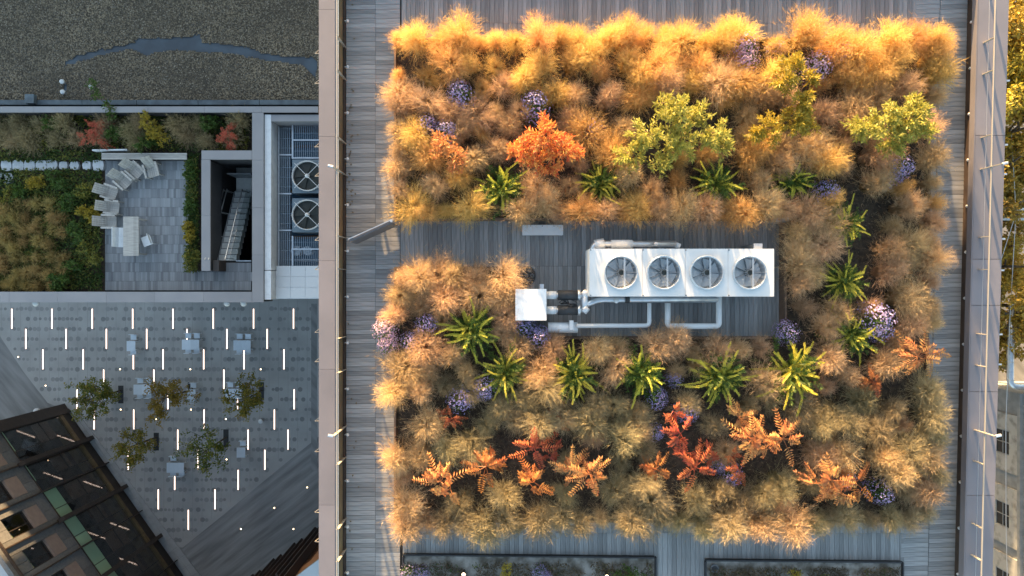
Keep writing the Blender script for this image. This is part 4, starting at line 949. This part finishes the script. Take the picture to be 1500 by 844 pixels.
for i, (x, y, k) in enumerate(sums):
    s = .6 if i >= 15 else (.75 if i in (6, 10, 14) else 1.0)
    plant('sumac', SY[i % 3] if i in (0, 4, 8, 9, 13, 11) else SU[k], 'rust orange sumac, ' + slab[i], 'sumac', x, y, ZB - .02, 'rust orange sumacs in the lower bed', s * 1.2, zpx=ZB + .85); occ.append((x, y, 33 * s))
def shr(px, py, lobes_px, h, n, m, lab, seed, ln=.125, wd=.034):
    base = Q(px, py, ZB + .2); base.z = ZB - .03; lobes = []
    for (x, y, rpx, z) in lobes_px:
        z += .18; c = Q(x, y, ZB + z); lobes.append((c.x - base.x, c.y - base.y, z, rpx * (H - ZB - z) / 1000)); occ.append((x, y, rpx * .8))
    return shrub('leafy_shrub', lab, base, lobes, n, m, seed, ln, wd, 'leafy shrubs in the upper bed')
shr(797, 215, [(797, 200, 34, 1.15), (770, 222, 26, 1.0), (825, 218, 28, 1.0), (798, 240, 24, .8), (752, 222, 14, .8), (845, 222, 14, .8)], 1.2, 3600, 'leaf_orange', 'dense bright orange red shrub in the upper bed', 71)
shr(655, 215, [(650, 208, 22, .9), (665, 230, 20, .8), (668, 245, 12, .7), (638, 222, 12, .7)], 1.0, 700, 'leaf_amber', 'thin amber and cream leaved shrub left of the orange one', 72)
shr(985, 200, [(990, 165, 30, 1.25), (950, 195, 30, 1.1), (925, 225, 26, .9), (1000, 205, 32, 1.1), (1045, 195, 28, 1.05), (1025, 165, 20, 1.0), (965, 240, 20, .8), (1060, 215, 16, .8), (975, 150, 14, 1.1)], 1.3, 5200, 'leaf_yellowgreen', 'largest yellow green shrub in the middle of the upper bed', 73)
shr(1150, 170, [(1160, 95, 20, 1.2), (1150, 118, 20, 1.2), (1172, 150, 22, 1.1), (1165, 180, 26, 1.0), (1130, 190, 24, .9), (1108, 195, 14, .8), (1185, 185, 16, .8), (1185, 115, 14, 1.0)], 1.2, 3800, 'leaf_yellow', 'tall forked bright yellow shrub in the upper bed', 74)
shr(1310, 185, [(1300, 180, 30, 1.1), (1335, 172, 28, 1.1), (1270, 185, 24, .95), (1355, 192, 18, .9), (1310, 205, 24, .8), (1250, 182, 10, .8), (1335, 150, 12, 1.0)], 1.2, 4000, 'leaf_yellowgreen', 'rounded yellow green shrub near the right end of the upper bed', 75)

# grasses fill the rest
gap = [(600, 620, 26), (640, 640, 20), (730, 640, 18), (840, 640, 20), (745, 115, 16), (755, 135, 16), (620, 135, 14), (905, 150, 18), (1000, 108, 14), (590, 130, 6), (945, 620, 10), (890, 250, 20), (1010, 655, 22), (925, 660, 15), (1280, 640, 18), (1300, 670, 14), (1280, 285, 14), (1270, 380, 16), (970, 640, 16), (705, 225, 10), (690, 610, 15), (750, 690, 18), (815, 690, 14), (650, 450, 10), (612, 650, 16), (700, 730, 10), (880, 610, 12), (1110, 600, 12), (1190, 640, 14), (1240, 655, 16), (1320, 690, 12), (985, 720, 12), (640, 90, 10), (850, 120, 14), (1060, 130, 14), (1215, 200, 14), (700, 270, 12), (960, 290, 10), (1100, 235, 14), (1180, 320, 10), (1200, 450, 12)]
pts = []; tries = 0
rg = random.Random(21)
def okp(x, y, dmin):
    for (a, b, r_) in occ:
        if (a - x) ** 2 + (b - y) ** 2 < (r_ + 7) ** 2: return False
    for (a, b, r_) in gap:
        if (a - x) ** 2 + (b - y) ** 2 < r_ ** 2: return False
    for (a, b) in pts:
        if (a - x) ** 2 + (b - y) ** 2 < dmin ** 2: return False
    return True
def edged(x, y, m=13):
    return all(inside(x + a, y + b, OUT) for a, b in ((m, 0), (-m, 0), (0, m), (0, -m)))
for i in range(len(OUT)):
    (xa_, ya_), (xb_, yb_) = OUT[i], OUT[(i + 1) % len(OUT)]; L_ = math.hypot(xb_ - xa_, yb_ - ya_); f = rg.uniform(8, 16)
    while f < L_ - 6:
        x, y = xa_ + (xb_ - xa_) * f / L_, ya_ + (yb_ - ya_) * f / L_; nx_, ny_ = -(yb_ - ya_) / L_, (xb_ - xa_) / L_; o_ = rg.uniform(9, 15); x, y = x + nx_ * o_, y + ny_ * o_
        if inside(x, y, OUT) and okp(x, y, 23): pts.append((x, y))
        f += rg.uniform(24, 34)
while len(pts) < 300 and tries < 60000:
    tries += 1; x, y = rg.uniform(585, 1355), rg.uniform(62, 760)
    dm = 30 if tries < 20000 else 25.5
    if edged(x, y, 9) and okp(x, y, dm): pts.append((x, y))
LM = [(797, 215, 'orange red shrub'), (655, 220, 'thin amber shrub'), (985, 200, 'largest yellow green shrub'), (1160, 140, 'forked yellow shrub'), (1310, 185, 'rounded yellow green shrub'), (778, 446, 'white cabinet'), (1000, 490, 'white pipe loop'), (795, 336, 'flat white box'), (863, 350, 'upper chiller pipe'), (1134, 400, 'right end of the chiller'),
      (577, 55, 'top left bed corner'), (1366, 55, 'top right bed corner'), (577, 766, 'bottom left bed corner'), (1358, 766, 'bottom right bed corner'), (577, 322, 'open gate leaf'), (577, 392, 'left passage corner'), (770, 60, 'top edge, left part'), (950, 60, 'top edge, middle part'), (1250, 60, 'top edge, right part'), (770, 765, 'bottom edge, left part'), (950, 765, 'bottom edge, middle part'), (1150, 765, 'bottom edge, right part'), (1362, 330, 'right edge, upper part'), (1360, 620, 'right edge, lower part')]
LM += [(x, y, 'goldenrod ' + l) for x, y, s, l in spr] + [(x, y, 'sumac ' + slab[i].split(',')[0].split(' with')[0].replace('second of the sumac row from the left', 'second of its row')) for i, (x, y, k) in enumerate(sums) if i in (0, 1, 4, 5, 9, 11, 12, 13)]
DIRS = ['right of', 'up right of', 'above', 'up left of', 'left of', 'down left of', 'below', 'down right of']; used = {}
seen = {}
for (x, y, k, s) in ast_l:
    lx, ly, ln_ = min(LM, key=lambda q: (q[0] - x) ** 2 + (q[1] - y) ** 2); dr = DIRS[int(round(math.atan2(ly - y, x - lx) / (PI / 4))) % 8]
    lab = ('pale pink' if k == 'p' else 'violet') + ' aster mound %s the %s' % (dr, ln_); seen[lab] = seen.get(lab, 0) + 1
    if seen[lab] > 1: lab += ', another beside it' if seen[lab] == 2 else ', third there'
    if len(lab.split()) > 16: lab = lab.replace(' of the', ' of').replace(' in the', ' in')
    if len(lab.split()) > 16: lab = lab.replace(' mound', '').replace(' beside it', '')
    plant('aster', R.choice(AP if k == 'p' else AV), lab, 'aster', x, y, ZB - .02, 'asters in the planted bed', s * 1.05, zpx=ZB + .75)
for (x, y) in pts:
    if y < 125: k, g = 'gold', 'golden grasses, top rows'  # sunlit rows get the brighter colour, shaded rows the duller one
    elif y < 322: k, g = ('gold' if rg.random() < .35 else 'tan'), 'tan grasses, upper bed'
    elif x > 1150 and y < 500: k, g = 'tan', 'tan grasses, right column'
    elif y < 560: k, g = 'tan', 'tan grasses, below the plant deck'
    elif x < 650: k, g = 'tan', 'tan grasses, lower left'
    else: k, g = ('olive' if rg.random() < .82 else 'tan'), 'olive grasses, lower rows'  # olive tone stands in for shade on the lower rows
    lx, ly, ln_ = min(LM, key=lambda q: (q[0] - x) ** 2 + (q[1] - y) ** 2)
    dr = DIRS[int(round(math.atan2(ly - y, x - lx) / (PI / 4))) % 8]
    used.setdefault((dr, ln_), []).append(((x - lx) ** 2 + (y - ly) ** 2, x, y, k, g))
ORD = ['nearest', 'second nearest', 'third nearest', 'fourth nearest', 'fifth nearest', 'sixth nearest']
for (dr, ln_), lst in used.items():
    for j, (_, x, y, k, g) in enumerate(sorted(lst)):
        lab = '%s grass tussock %s the %s' % ({'gold': 'golden', 'tan': 'tan', 'olive': 'olive tan'}[k], dr, ln_)
        if len(lst) > 1: lab += ', %s' % ORD[min(j, 5)]
        if len(lab.split()) > 16: lab = lab.replace(' tussock', '')
        if len(lab.split()) > 16: lab = lab.replace(' of the', ' of').replace(' in the', ' in')
        if len(lab.split()) > 16: lab = lab.replace(' nearest', '')
        if len(lab.split()) > 16: lab = lab.replace('olive tan', 'olive')
        c = Q(x, y, ZB); c.z = ZB - .05
        o = put('grass_tussock', rg.choice(GM[k]), None, c, rg.uniform(0, 6.28)); s = rg.choice((.58, .70, .78, .86, .94, 1.05))
        o.scale = (s * rg.uniform(.85, 1.25), s * rg.uniform(.85, 1.25), min(1.0, s * 1.12) * rg.uniform(.88, 1.12)); o.rotation_euler.x = rg.gauss(0, .10); o.rotation_euler.y = rg.gauss(0, .10); tag(o, lab, 'grass', g)
print('grass', len(pts))

# low beds at the bottom
for i, (xa, xb, ya, yb, lab) in enumerate(((590, 961, 813, 817, 'long low bed with sparse plants at the bottom left'), (1034, 1323, 821, 824, 'low bed with sparse plants at the bottom right'))):
    t = thing('low_bed', lab, 'planter'); a, b = Q(xa, ya, .1), Q(xb, yb, .1); ybm = yS + .1
    for p, q in ((Vector((a.x, a.y, 0)), Vector((b.x, b.y, 0))), (Vector((b.x, b.y, 0)), Vector((b.x, ybm, 0))), (Vector((a.x, ybm, 0)), Vector((a.x, a.y, 0)))):
        dv = (q - p).normalized(); MB().bar(p + Vector((0, 0, .06)), q + Vector((0, 0, .06)) - dv * .04, .035, .12).build('steel_edge', 'black_rubber', t)
    MB().add([(a.x + .03, ybm, .06), (b.x - .03, ybm, .06), (b.x - .03, b.y - .03, .06), (a.x + .03, a.y - .03, .06)], [(0, 1, 2, 3)]).build('soil', 'low_soil', t)
    cover('leaf_litter', 'sparse low plants in the bed', [(a.x + .1, ybm, b.x - .1, b.y - .14)], .06, 12000, 'leaf_litter', 20 + i, .09, .16, t, .35, thr=-.22)
    cover('moss_cover', 'green low plants in the bed', [(a.x + .1, ybm, b.x - .1, b.y - .16)], .06, 3000, 'leaf_cover', 25 + i, .08, .12, t, .5, thr=.12)
    for (x, y) in ((680, 836), (887, 839), (1096, 842)) if True else ():
        if xa < x < xb:
            lt = thing('bed_spot_light', 'small glowing warm spot light in the low bottom bed' + (', leftmost' if x < 700 else ', middle' if x < 1000 else ', rightmost'), 'spot light', Q(x, y, .06), 0, 'glowing spots in the bottom beds')
            MB().lathe([(.035, 0), (.035, .22), (.045, .24)], 12).build('stem', 'bronze', lt); MB().lathe([(.001, .27), (.04, .26), (.045, .24)], 12).build('lens', 'lens_warm', lt)
for x, y, k, s in ((600, 834, 'v', .8), (620, 836, 'v', .7), (790, 833, 'v', .75), (800, 842, 'v', .6)): plant('aster', R.choice(AV), 'violet aster in the low bed at the bottom left', 'aster', x, y, .05, 'asters in the bottom bed', s * .75)
shrub('green_shrub', 'small dark green shrub in the low bottom left bed', Q(915, 838, .05), [(0, 0, .2, .25), (.25, -.02, .2, .22), (-.22, -.03, .18, .18)], 600, 'leaf_green', 81, .06, .03)
shrub('yellow_shrub', 'tiny olive yellow plant poking over the edge of the bottom left bed', Q(743, 828, .05), [(0, .1, .3, .12), (0, -.1, .22, .16)], 200, 'leaf_yellow', 82, .07, .03)
shrub('yellow_shrub', 'tiny yellow plant in the low bottom right bed', Q(1161, 838, .05), [(0, 0, .15, .18)], 160, 'leaf_yellow', 83, .07, .03)
t = thing('drain_cap', 'round dark cap at the corner of the bottom right bed', 'drain cap', Q(1046, 832, .065)); MB().lathe([(.11, 0), (.11, .05), (.08, .06)], 20).build('ring', 'fan_dark', t); MB().disc((0, 0, .055), .085, 20).build('grille', 'black_rubber', t)

# ================================================================ ROOF EQUIPMENT
zt = 1.35
c0, c1 = Q(863.5, 434.5, zt), Q(1134, 364.5, zt)
chl = thing('chiller_unit', 'long white rooftop chiller with four round fans', 'chiller')
n = 4; Wd = (c1.x - c0.x)
fans = [Q(909.5 + 62.8 * k, 399.5, zt) for k in range(4)]; fr_ = 25.2 * (H - zt) / 1000
cutx = [c0.x] + [(fans[k].x + fans[k + 1].x) / 2 for k in range(3)] + [c1.x]
for k in range(4):                                       # top panels with a round hole
    a, b = cutx[k] + .003, cutx[k + 1] - .003; ya, yb = c0.y, c1.y; fx, fyy = fans[k].x, fans[k].y; m_ = 48; ring = []; outp = []
    for i in range(m_):
        an = 2 * PI * i / m_; dx, dy = math.cos(an), math.sin(an); ring.append((fx + dx * fr_, fyy + dy * fr_, zt))
        tx = ((b - fx) / dx) if dx > 1e-9 else ((a - fx) / dx if dx < -1e-9 else 1e9); ty = ((yb - fyy) / dy) if dy > 1e-9 else ((ya - fyy) / dy if dy < -1e-9 else 1e9)
        tt = min(tx, ty); outp.append([fx + dx * tt, fyy + dy * tt, zt])
    for cxy in ((a, ya), (b, ya), (b, yb), (a, yb)):
        j = min(range(m_), key=lambda i: (outp[i][0] - cxy[0]) ** 2 + (outp[i][1] - cxy[1]) ** 2); outp[j] = [cxy[0], cxy[1], zt]
    MB().add(ring + outp, [(i, m_ + i, m_ + (i + 1) % m_, (i + 1) % m_) for i in range(m_)]).build('top_panel', 'white_metal', chl)
    f = MB().lathe([(fr_ * 1.0, -.02), (fr_ * 1.0, .035), (fr_ * .985, .05), (fr_ * .91, .05), (fr_ * .885, .0), (fr_ * .885, -.28)], 48, (fx, fyy, zt)).build('fan_cowl', 'galv', chl, True)
    MB().disc((fx, fyy, zt - .27), fr_ * .885, 40).build('fan_throat', 'pit_steel', f)
    for i in range(7):
        an = i * 2 * PI / 7; bl_ = MB(); P = []
        for q, (rr_, w_) in enumerate(((.1, .30), (.5, .42), (.86, .40))):
            P += [(fx + math.cos(an) * fr_ * rr_, fyy + math.sin(an) * fr_ * rr_, zt - .22), (fx + math.cos(an + .82 - .0 * q) * fr_ * rr_, fyy + math.sin(an + .82) * fr_ * rr_, zt - .15)]
        bl_.add(P, [(0, 2, 3, 1), (2, 4, 5, 3)]).build('fan_blade', 'fan_blade', f)
    MB().lathe([(.001, .02), (.05, .02), (.09, .0), (.095, -.12)], 24, (fx, fyy, zt - .02)).build('fan_hub', 'fan_black', f, True)
    g = MB()
    for rr_ in (.2, .28, .36, .44, .52, .60, .68, .76, .84): g.tube([(fx + math.cos(i * PI / 16) * fr_ * rr_, fyy + math.sin(i * PI / 16) * fr_ * rr_, zt + .045) for i in range(33)], .0025, 3, cap=False)
    for i in range(16):
        an = i * PI / 8; g.bar((fx + math.cos(an) * .06, fyy + math.sin(an) * .06, zt + .05), (fx + math.cos(an) * fr_ * .97, fyy + math.sin(an) * fr_ * .97, zt + .05), .006, .006)
    g.build('wire_guard', 'wire', f); MB().bar((fx + fr_ * .22, fyy - fr_ * .85, zt - .02), (fx + fr_ * .22, fyy + fr_ * .85, zt - .02), .04, .03).build('motor_bracket', 'white_metal', f)
    for s in (-1, 1): MB().lathe([(.001, .012), (.014, .01), (.016, 0)], 8, (cutx[k] + .02 if k else c0.x + .03, c0.y + .03 if s < 0 else c1.y - .03, zt)).build('bolt', 'fan_dark', chl)
    for s, yv in ((-1, c0.y), (1, c1.y)): MB().box(a, yv - (.025 if s > 0 else 0), .42, b, yv + (.025 if s < 0 else 0), zt - .003).build('side_panel', 'white_metal', chl)
for xv, s in ((c0.x, 1), (c1.x, -1)): MB().box(min(xv, xv + s * .025), c0.y + .026, .42, max(xv, xv + s * .025), c1.y - .026, zt - .003).build('end_panel', 'white_dirty', chl)
MB().box(c0.x + .03, c0.y + .03, .30, c1.x - .03, c1.y - .03, .418).build('base_frame', 'galv', chl)
for xv in (c0.x + .3, (c0.x + c1.x) / 2, c1.x - .3):
    for yv in (c0.y + .12, c1.y - .12): MB().box(xv - .06, yv - .06, .0, xv + .06, yv + .06, .299).build('foot', 'black_rubber', chl)
def pipe(name, label, pts, r, m, cat='pipe', rr=.14, parts=()):
    t = thing(name, label, cat); MB().tube(rounded(pts, rr), r, 14).build('pipe_run', m, t, True)
    for (p, q, r2, m2, nm) in parts: MB().tube([p, q], r2, 14).build(nm, m2, t, True)
    return t
zp = .75
q = lambda x, y, z=zp: Q(x, y, z)
pipe('insulated_pipe', 'silver pipe run along the upper side of the chiller with thick sleeve', [q(869, 380), q(869, 357.5), q(990, 357.5)], .085, 'galv', parts=((q(895, 357.5), q(926, 357.5), .105, 'white_metal', 'sleeve'), (q(871, 359), q(885, 356.5), .13, 'lagging', 'elbow_jacket'), (q(986, 357.5), q(996, 361), .07, 'white_metal', 'end_cap'), (q(961, 357.5, .84), q(961, 357.5, .9), .05, 'white_metal', 'valve')))
for x in (900, 930, 952, 978): tag(MB().box(-.03, -.05, 0, .03, .05, .66).box(-.06, -.08, 0, .06, .08, .02).build('pipe_support', 'galv', None, loc=Q(x, 358, 0).xy.to_3d() * (H - zp) / H), 'small metal support under the upper chiller pipe', 'support', 'supports under the upper pipe')
pipe('insulated_pipe', 'silver pipe along the lower side of the chiller bending down at its left', [q(858, 447), q(872, 441), q(882, 439), q(1052, 439), ], .075, 'galv', rr=.08, parts=((q(903, 440.5, .8), q(903, 441, .9), .06, 'white_metal', 'valve'), (q(916, 439, .8), q(922, 439, .8), .085, 'black_rubber', 'flange')))
pipe('insulated_pipe', 'white pipe loop dropping from the chiller below its right part', [q(1053, 434), q(1053, 478), q(978, 478), q(978, 444)], .072, 'white_metal', rr=.10)
pipe('insulated_pipe', 'thin white pipe running from the cabinet tank to the chiller', [q(845, 477.5), q(951, 477), q(951, 444)], .055, 'white_metal', rr=.10)
pipe('header_pipe', 'short vertical white header pipe with elbows left of the chiller', [q(856, 428), q(857, 457)], .085, 'lagging', parts=((q(853, 428), q(861, 434), .10, 'lagging', 'elbow'), (q(854, 457), q(860, 450), .10, 'lagging', 'elbow')))
for y, lab in ((432.5, 'upper'), (454.5, 'lower')):
    pipe('pump_pipe', '%s pipe with black insulation between white cabinet and header' % lab, [q(798, y), q(858, y)], .07, 'galv', rr=.05, parts=((q(817, y), q(846, y), .125, 'black_rubber', 'insulation'), (q(801, y), q(815, y), .10, 'white_metal', 'collar'), (q(846, y), q(850, y), .135, 'galv', 'flange')))
t = thing('cable_bundle', 'tangle of black cables between the two pump pipes', 'cables')
for k in range(7):
    p = [q(R.uniform(818, 846), 442 + R.uniform(-6, 8), .6 + R.uniform(0, .3)) for _ in range(4)]; MB().tube(rounded(p, .05), .012, 6).build('cable', 'black_rubber', t, True)
c0, c1 = Q(755, 469.5, 1.1), Q(800.5, 423.5, 1.1)
t = thing('white_cabinet', 'square white metal cabinet left of the chiller', 'cabinet'); MB().box(c0.x + .02, c0.y + .02, .1, c1.x - .02, c1.y - .02, 1.06).build('body', 'white_dirty', t)
MB().box(c0.x, c0.y, 1.061, c1.x, c1.y, 1.10).build('lid', 'white_dirty', t); MB().box(c1.x - .16, c1.y + .0, .3, c1.x - .06, c1.y + .12, 1.0).build('hinge_box', 'galv', t)
for a in (c0.x + .08, c1.x - .08):
    for b in (c0.y + .08, c1.y - .08): MB().box(a - .04, b - .04, 0, a + .04, b + .04, .1).build('foot', 'galv', t)
a, b = Q(803, 480, .6), Q(846, 480, .6)
t = thing('expansion_tank', 'horizontal white cylinder tank below the white cabinet', 'tank'); MB().tube([a, b], .135, 20).build('shell', 'white_dirty', t, True)
MB().box(b.x - .22, a.y - .05, .72, b.x - .12, a.y + .19, .80).build('nozzle', 'white_metal', t)
for v in (a.x + .12, b.x - .12): MB().box(v - .03, a.y - .1, 0, v + .03, a.y + .1, .48).build('saddle', 'galv', t)
a, b = Q(766, 344, .30), Q(824, 329.5, .30)
t = thing('white_panel_box', 'flat white metal box against the upper bed edge', 'box'); MB().box(a.x, a.y, .0, b.x, b.y - .0, .28).build('body', 'white_metal', t); MB().box(a.x - .015, a.y - .01, .281, b.x + .015, b.y, .30).build('lid', 'white_metal', t)
for k in range(3): MB().lathe([(.001, .012), (.012, .008), (.014, 0)], 8, (a.x + .2 + k * .3, b.y - .03, .30)).build('screw', 'fan_dark', t)
t = thing('round_floor_grate', 'round dark grate set in the deck above the white cabinet', 'grate', Q(771, 404, .0)); MB().lathe([(.27, .002), (.27, .03), (.245, .03), (.245, .002)], 36).build('rim', 'fan_dark', t)
MB().disc((0, 0, .012), .245, 32).build('plate', 'black_rubber', t)
for k in range(7):
    an = k * PI / 3; rr = 0 if k == 6 else .15; MB().lathe([(.055, .013), (.05, .03), (.025, .03), (.02, .013)], 14, (math.cos(an) * rr, math.sin(an) * rr, 0)).build('boss', 'fan_dark', t, True)
t = thing('conduit_box', 'small grey conduit box at the upper right corner of the chiller', 'box', Q(1110, 361, .9)); MB().box(-.10, -.06, -.9, .10, .06, 0).build('body', 'frame_grey', t); MB().box(-.11, -.07, .001, .11, .07, .02).build('lid', 'galv', t)
t = thing('conduit_box', 'small grey conduit box at the bed corner right of the chiller', 'box', Q(1146, 322, .55)); MB().box(-.16, -.05, -.55, .16, .05, 0).build('body', 'galv', t); MB().box(-.17, -.06, .001, .17, .06, .015).build('lid', 'galv', t)
# open gate leaf at the passage
a, b = Q(583, 329, 0), Q(523, 356, 0); dv = (b - a)
t = thing('gate_leaf', 'slanted grey metal gate leaf standing open at the passage corner', 'gate')
MB().bar(a + Vector((0, 0, .48)), b + Vector((0, 0, .48)), .075, .82).build('panel', 'channel', t); MB().bar(a + Vector((-.012, .032, .91)), b + Vector((-.012, .032, .91)), .02, .03).build('top_rail', 'galv', t)
MB().box(a.x - .03, a.y - .03, 0, a.x + .03, a.y + .03, 1.0).build('hinge_post', 'galv', t)
# fallen leaves on the west deck
lm_ = []
for k in range(3):
    m_ = MB(); leaf(m_, Vector((0, 0, .01)), Vector((1, .2 * k, .12)), Vector((0, 0, 1)), .07, .045, .6, .3); lm_.append(m_.mesh('fallen_leaf', 'leaf_litter'))
for k in range(46):
    o = put('fallen_leaf', R.choice(lm_), None, Q(510 + abs(R.gauss(0, 7)), R.uniform(130, 330) if k < 30 else R.uniform(0, 840), .004), R.uniform(0, 6)); tag(o, 'brown fallen leaf lying on the left walkway', 'leaf', 'fallen leaves on the left walkway')

# ================================================================ EAST SIDE (below the right parapet)
for i, (x, y, h, cr, b) in enumerate([(1462, 15, 16, 4.6, .75), (1492, 75, 15, 4.6, .85), (1470, 135, 14, 4.2, .5), (1500, 190, 15, 4.8, .45), (1470, 245, 13, 4.2, .5), (1496, 300, 13, 4.4, .4), (1520, 130, 17, 5, .7), (1490, 385, 11, 4.0, .3), (1515, 450, 12, 4.2, .3), (1520, 20, 16, 5, .8), (1475, 480, 9, 3.2, .35)]):
    p = Q(x, y, ZG + h * .75); p.z = ZG
    tree('street_tree', 'yellow leaved street tree beyond the right parapet, %s' % ['topmost', 'second from the top', 'third from the top', 'fourth from the top at the frame edge', 'beside the coping, upper middle', 'above the utility pole', 'at the frame edge near the top', 'below the utility pole', 'behind the silver duct', 'in the top corner', 'small one beside the duct'][i], p, h, cr, 16, 5200, 'leaf_street', 'street trees on the right', 800 + i, .34, .2, .35, bias=b)
# utility pole
up = Q(1482, 314, -30.0)
t = thing('utility_pole', 'utility pole with two white cross arms beyond the right parapet', 'utility pole', (up.x, up.y, ZG))
MB().tube([(0, 0, 0), (0, 0, 10.6)], .14, 10, .1).build('pole', 'bark', t)
for z_, y_ in ((10.2, .32), (9.5, -.3)):
    MB().box(-.75, y_ - .08, z_, 1.6, y_ + .08, z_ + .16).build('cross_arm', 'white_metal', t)
    for xx in (-.6, .3, 1.3): MB().lathe([(.001, .3), (.07, .26), (.07, .16)], 10, (xx, y_, z_)).build('insulator', 'white_metal', t)
for k, (dx, dy) in enumerate(((0, 40), (-1.6, -14), (2, -30))):
    a = Vector((up.x, up.y, ZG + 10.4)); b = a + Vector((dx, dy, -1.5 - k)); m = (a + b) / 2 - Vector((0, 0, .6))
    tag(MB().tube([a, (a + m) / 2 - Vector((0, 0, .1)), m, (b + m) / 2 - Vector((0, 0, .1)), b], .025, 5).build('overhead_wire', 'steel'), ['overhead wire running up from the utility pole', 'overhead wire slanting down left from the utility pole', 'overhead wire slanting down right from the utility pole'][k], 'wire')
# silver duct
zd = -33.0
t = thing('silver_duct', 'silver round duct with an elbow above the stained concrete building', 'duct')
MB().tube(rounded([Q(1484, 440, zd), Q(1480, 520, zd), Q(1480, 566, zd), Q(1530, 566, zd)], .5), .24, 14).build('duct_run', 'galv', t, True)
for y in (445, 470, 500, 530, 556): MB().tube([Q(1480 + max(0, (520 - y) / 20), y, zd), Q(1480 + max(0, (520 - y) / 20), y + 1.5, zd)], .265, 14).build('joint_band', 'steel', t, True)
MB().lathe([(.001, .5), (.3, .35), (.3, .2), (.1, .2)], 12, Q(1484, 438, zd)).build('cap', 'galv', t, True)
for y in (460, 540): c = Q(1481, y, zd); MB().box(c.x - .1, c.y - .1, ZG, c.x + .1, c.y + .1, zd - .22).build('support_leg', 'frame_grey', t)
# stained concrete building
t = thing('concrete_building', 'stained pale concrete building with square dark windows at the lower right', 'building')
wx = 38.0; yn = -7.9
def wz(px): return H - wx * 1000 / (px - 750)
part('body', 'frame_grey', MB().box(wx + .12, -60, ZG, wx + 25, yn, -30.6), t); part('roof', 'roof_pale', MB().box(wx + .05, -60, -30.59, wx + 25, yn + .05, -30.4), t)
zlo, zhi = -36.0, -33.35
def wy(py, px): return -(py - 422) * (wx * 1000 / (px - 750)) / 1000
wins = [(647, 1469), (752, 1466), (850, 1464), (950, 1464)]
for (py, px) in wins:
    yc = wy(py, px); f = part('bay_panel', 'old_concrete', MB().box(wx + .0, yc - 2.25, zlo - 2, wx + .11, yc - .95, zhi).box(wx + .0, yc + .95, zlo - 2, wx + .11, yc + 2.25, zhi).box(wx + .001, yc - .949, -34.3, wx + .11, yc + .949, zhi).box(wx + .001, yc - .949, zlo - 2, wx + .11, yc + .949, -35.75), t)
    wv_ = part('window', 'frame_grey', MB().box(wx + .03, yc - .94, -35.74, wx + .09, yc - .88, -34.31).box(wx + .03, yc + .88, -35.74, wx + .09, yc + .94, -34.31).box(wx + .04, yc - .03, -35.74, wx + .09, yc + .03, -34.31).box(wx + .04, yc - .879, -35.05, wx + .088, yc + .879, -35.0), t)
    MB().box(wx + .09, yc - .94, -35.74, wx + .115, yc + .94, -34.31).build('pane', 'window_dark', wv_)
part('ledge', 'frame_grey', MB().box(wx - .12, -60, -33.3, wx + .10, yn, -33.0), t)

# ================================================================ UNSEEN BLOCKS ADDED TO SHADE THE LOWER LEVELS
nb = thing('shade_block', 'tall unseen block added to shade the terrace and plaza', 'building')
part('body', 'shade_block_wall', MB().box(-42, 26, ZG, -5.5, 44, -1.0), nb); part('roof', 'roof_pale', MB().box(-42.2, 25.8, -.99, -5.3, 44.2, -.7), nb)
nb2 = thing('shade_block', 'lower unseen block added to shade the plaza at the left', 'building')
part('body', 'shade_block_wall', MB().box(-110, 30, ZG, -41.8, 48, -24.0), nb2); part('roof', 'roof_pale', MB().box(-110.2, 29.8, -23.99, -41.9, 48.2, -23.7), nb2)
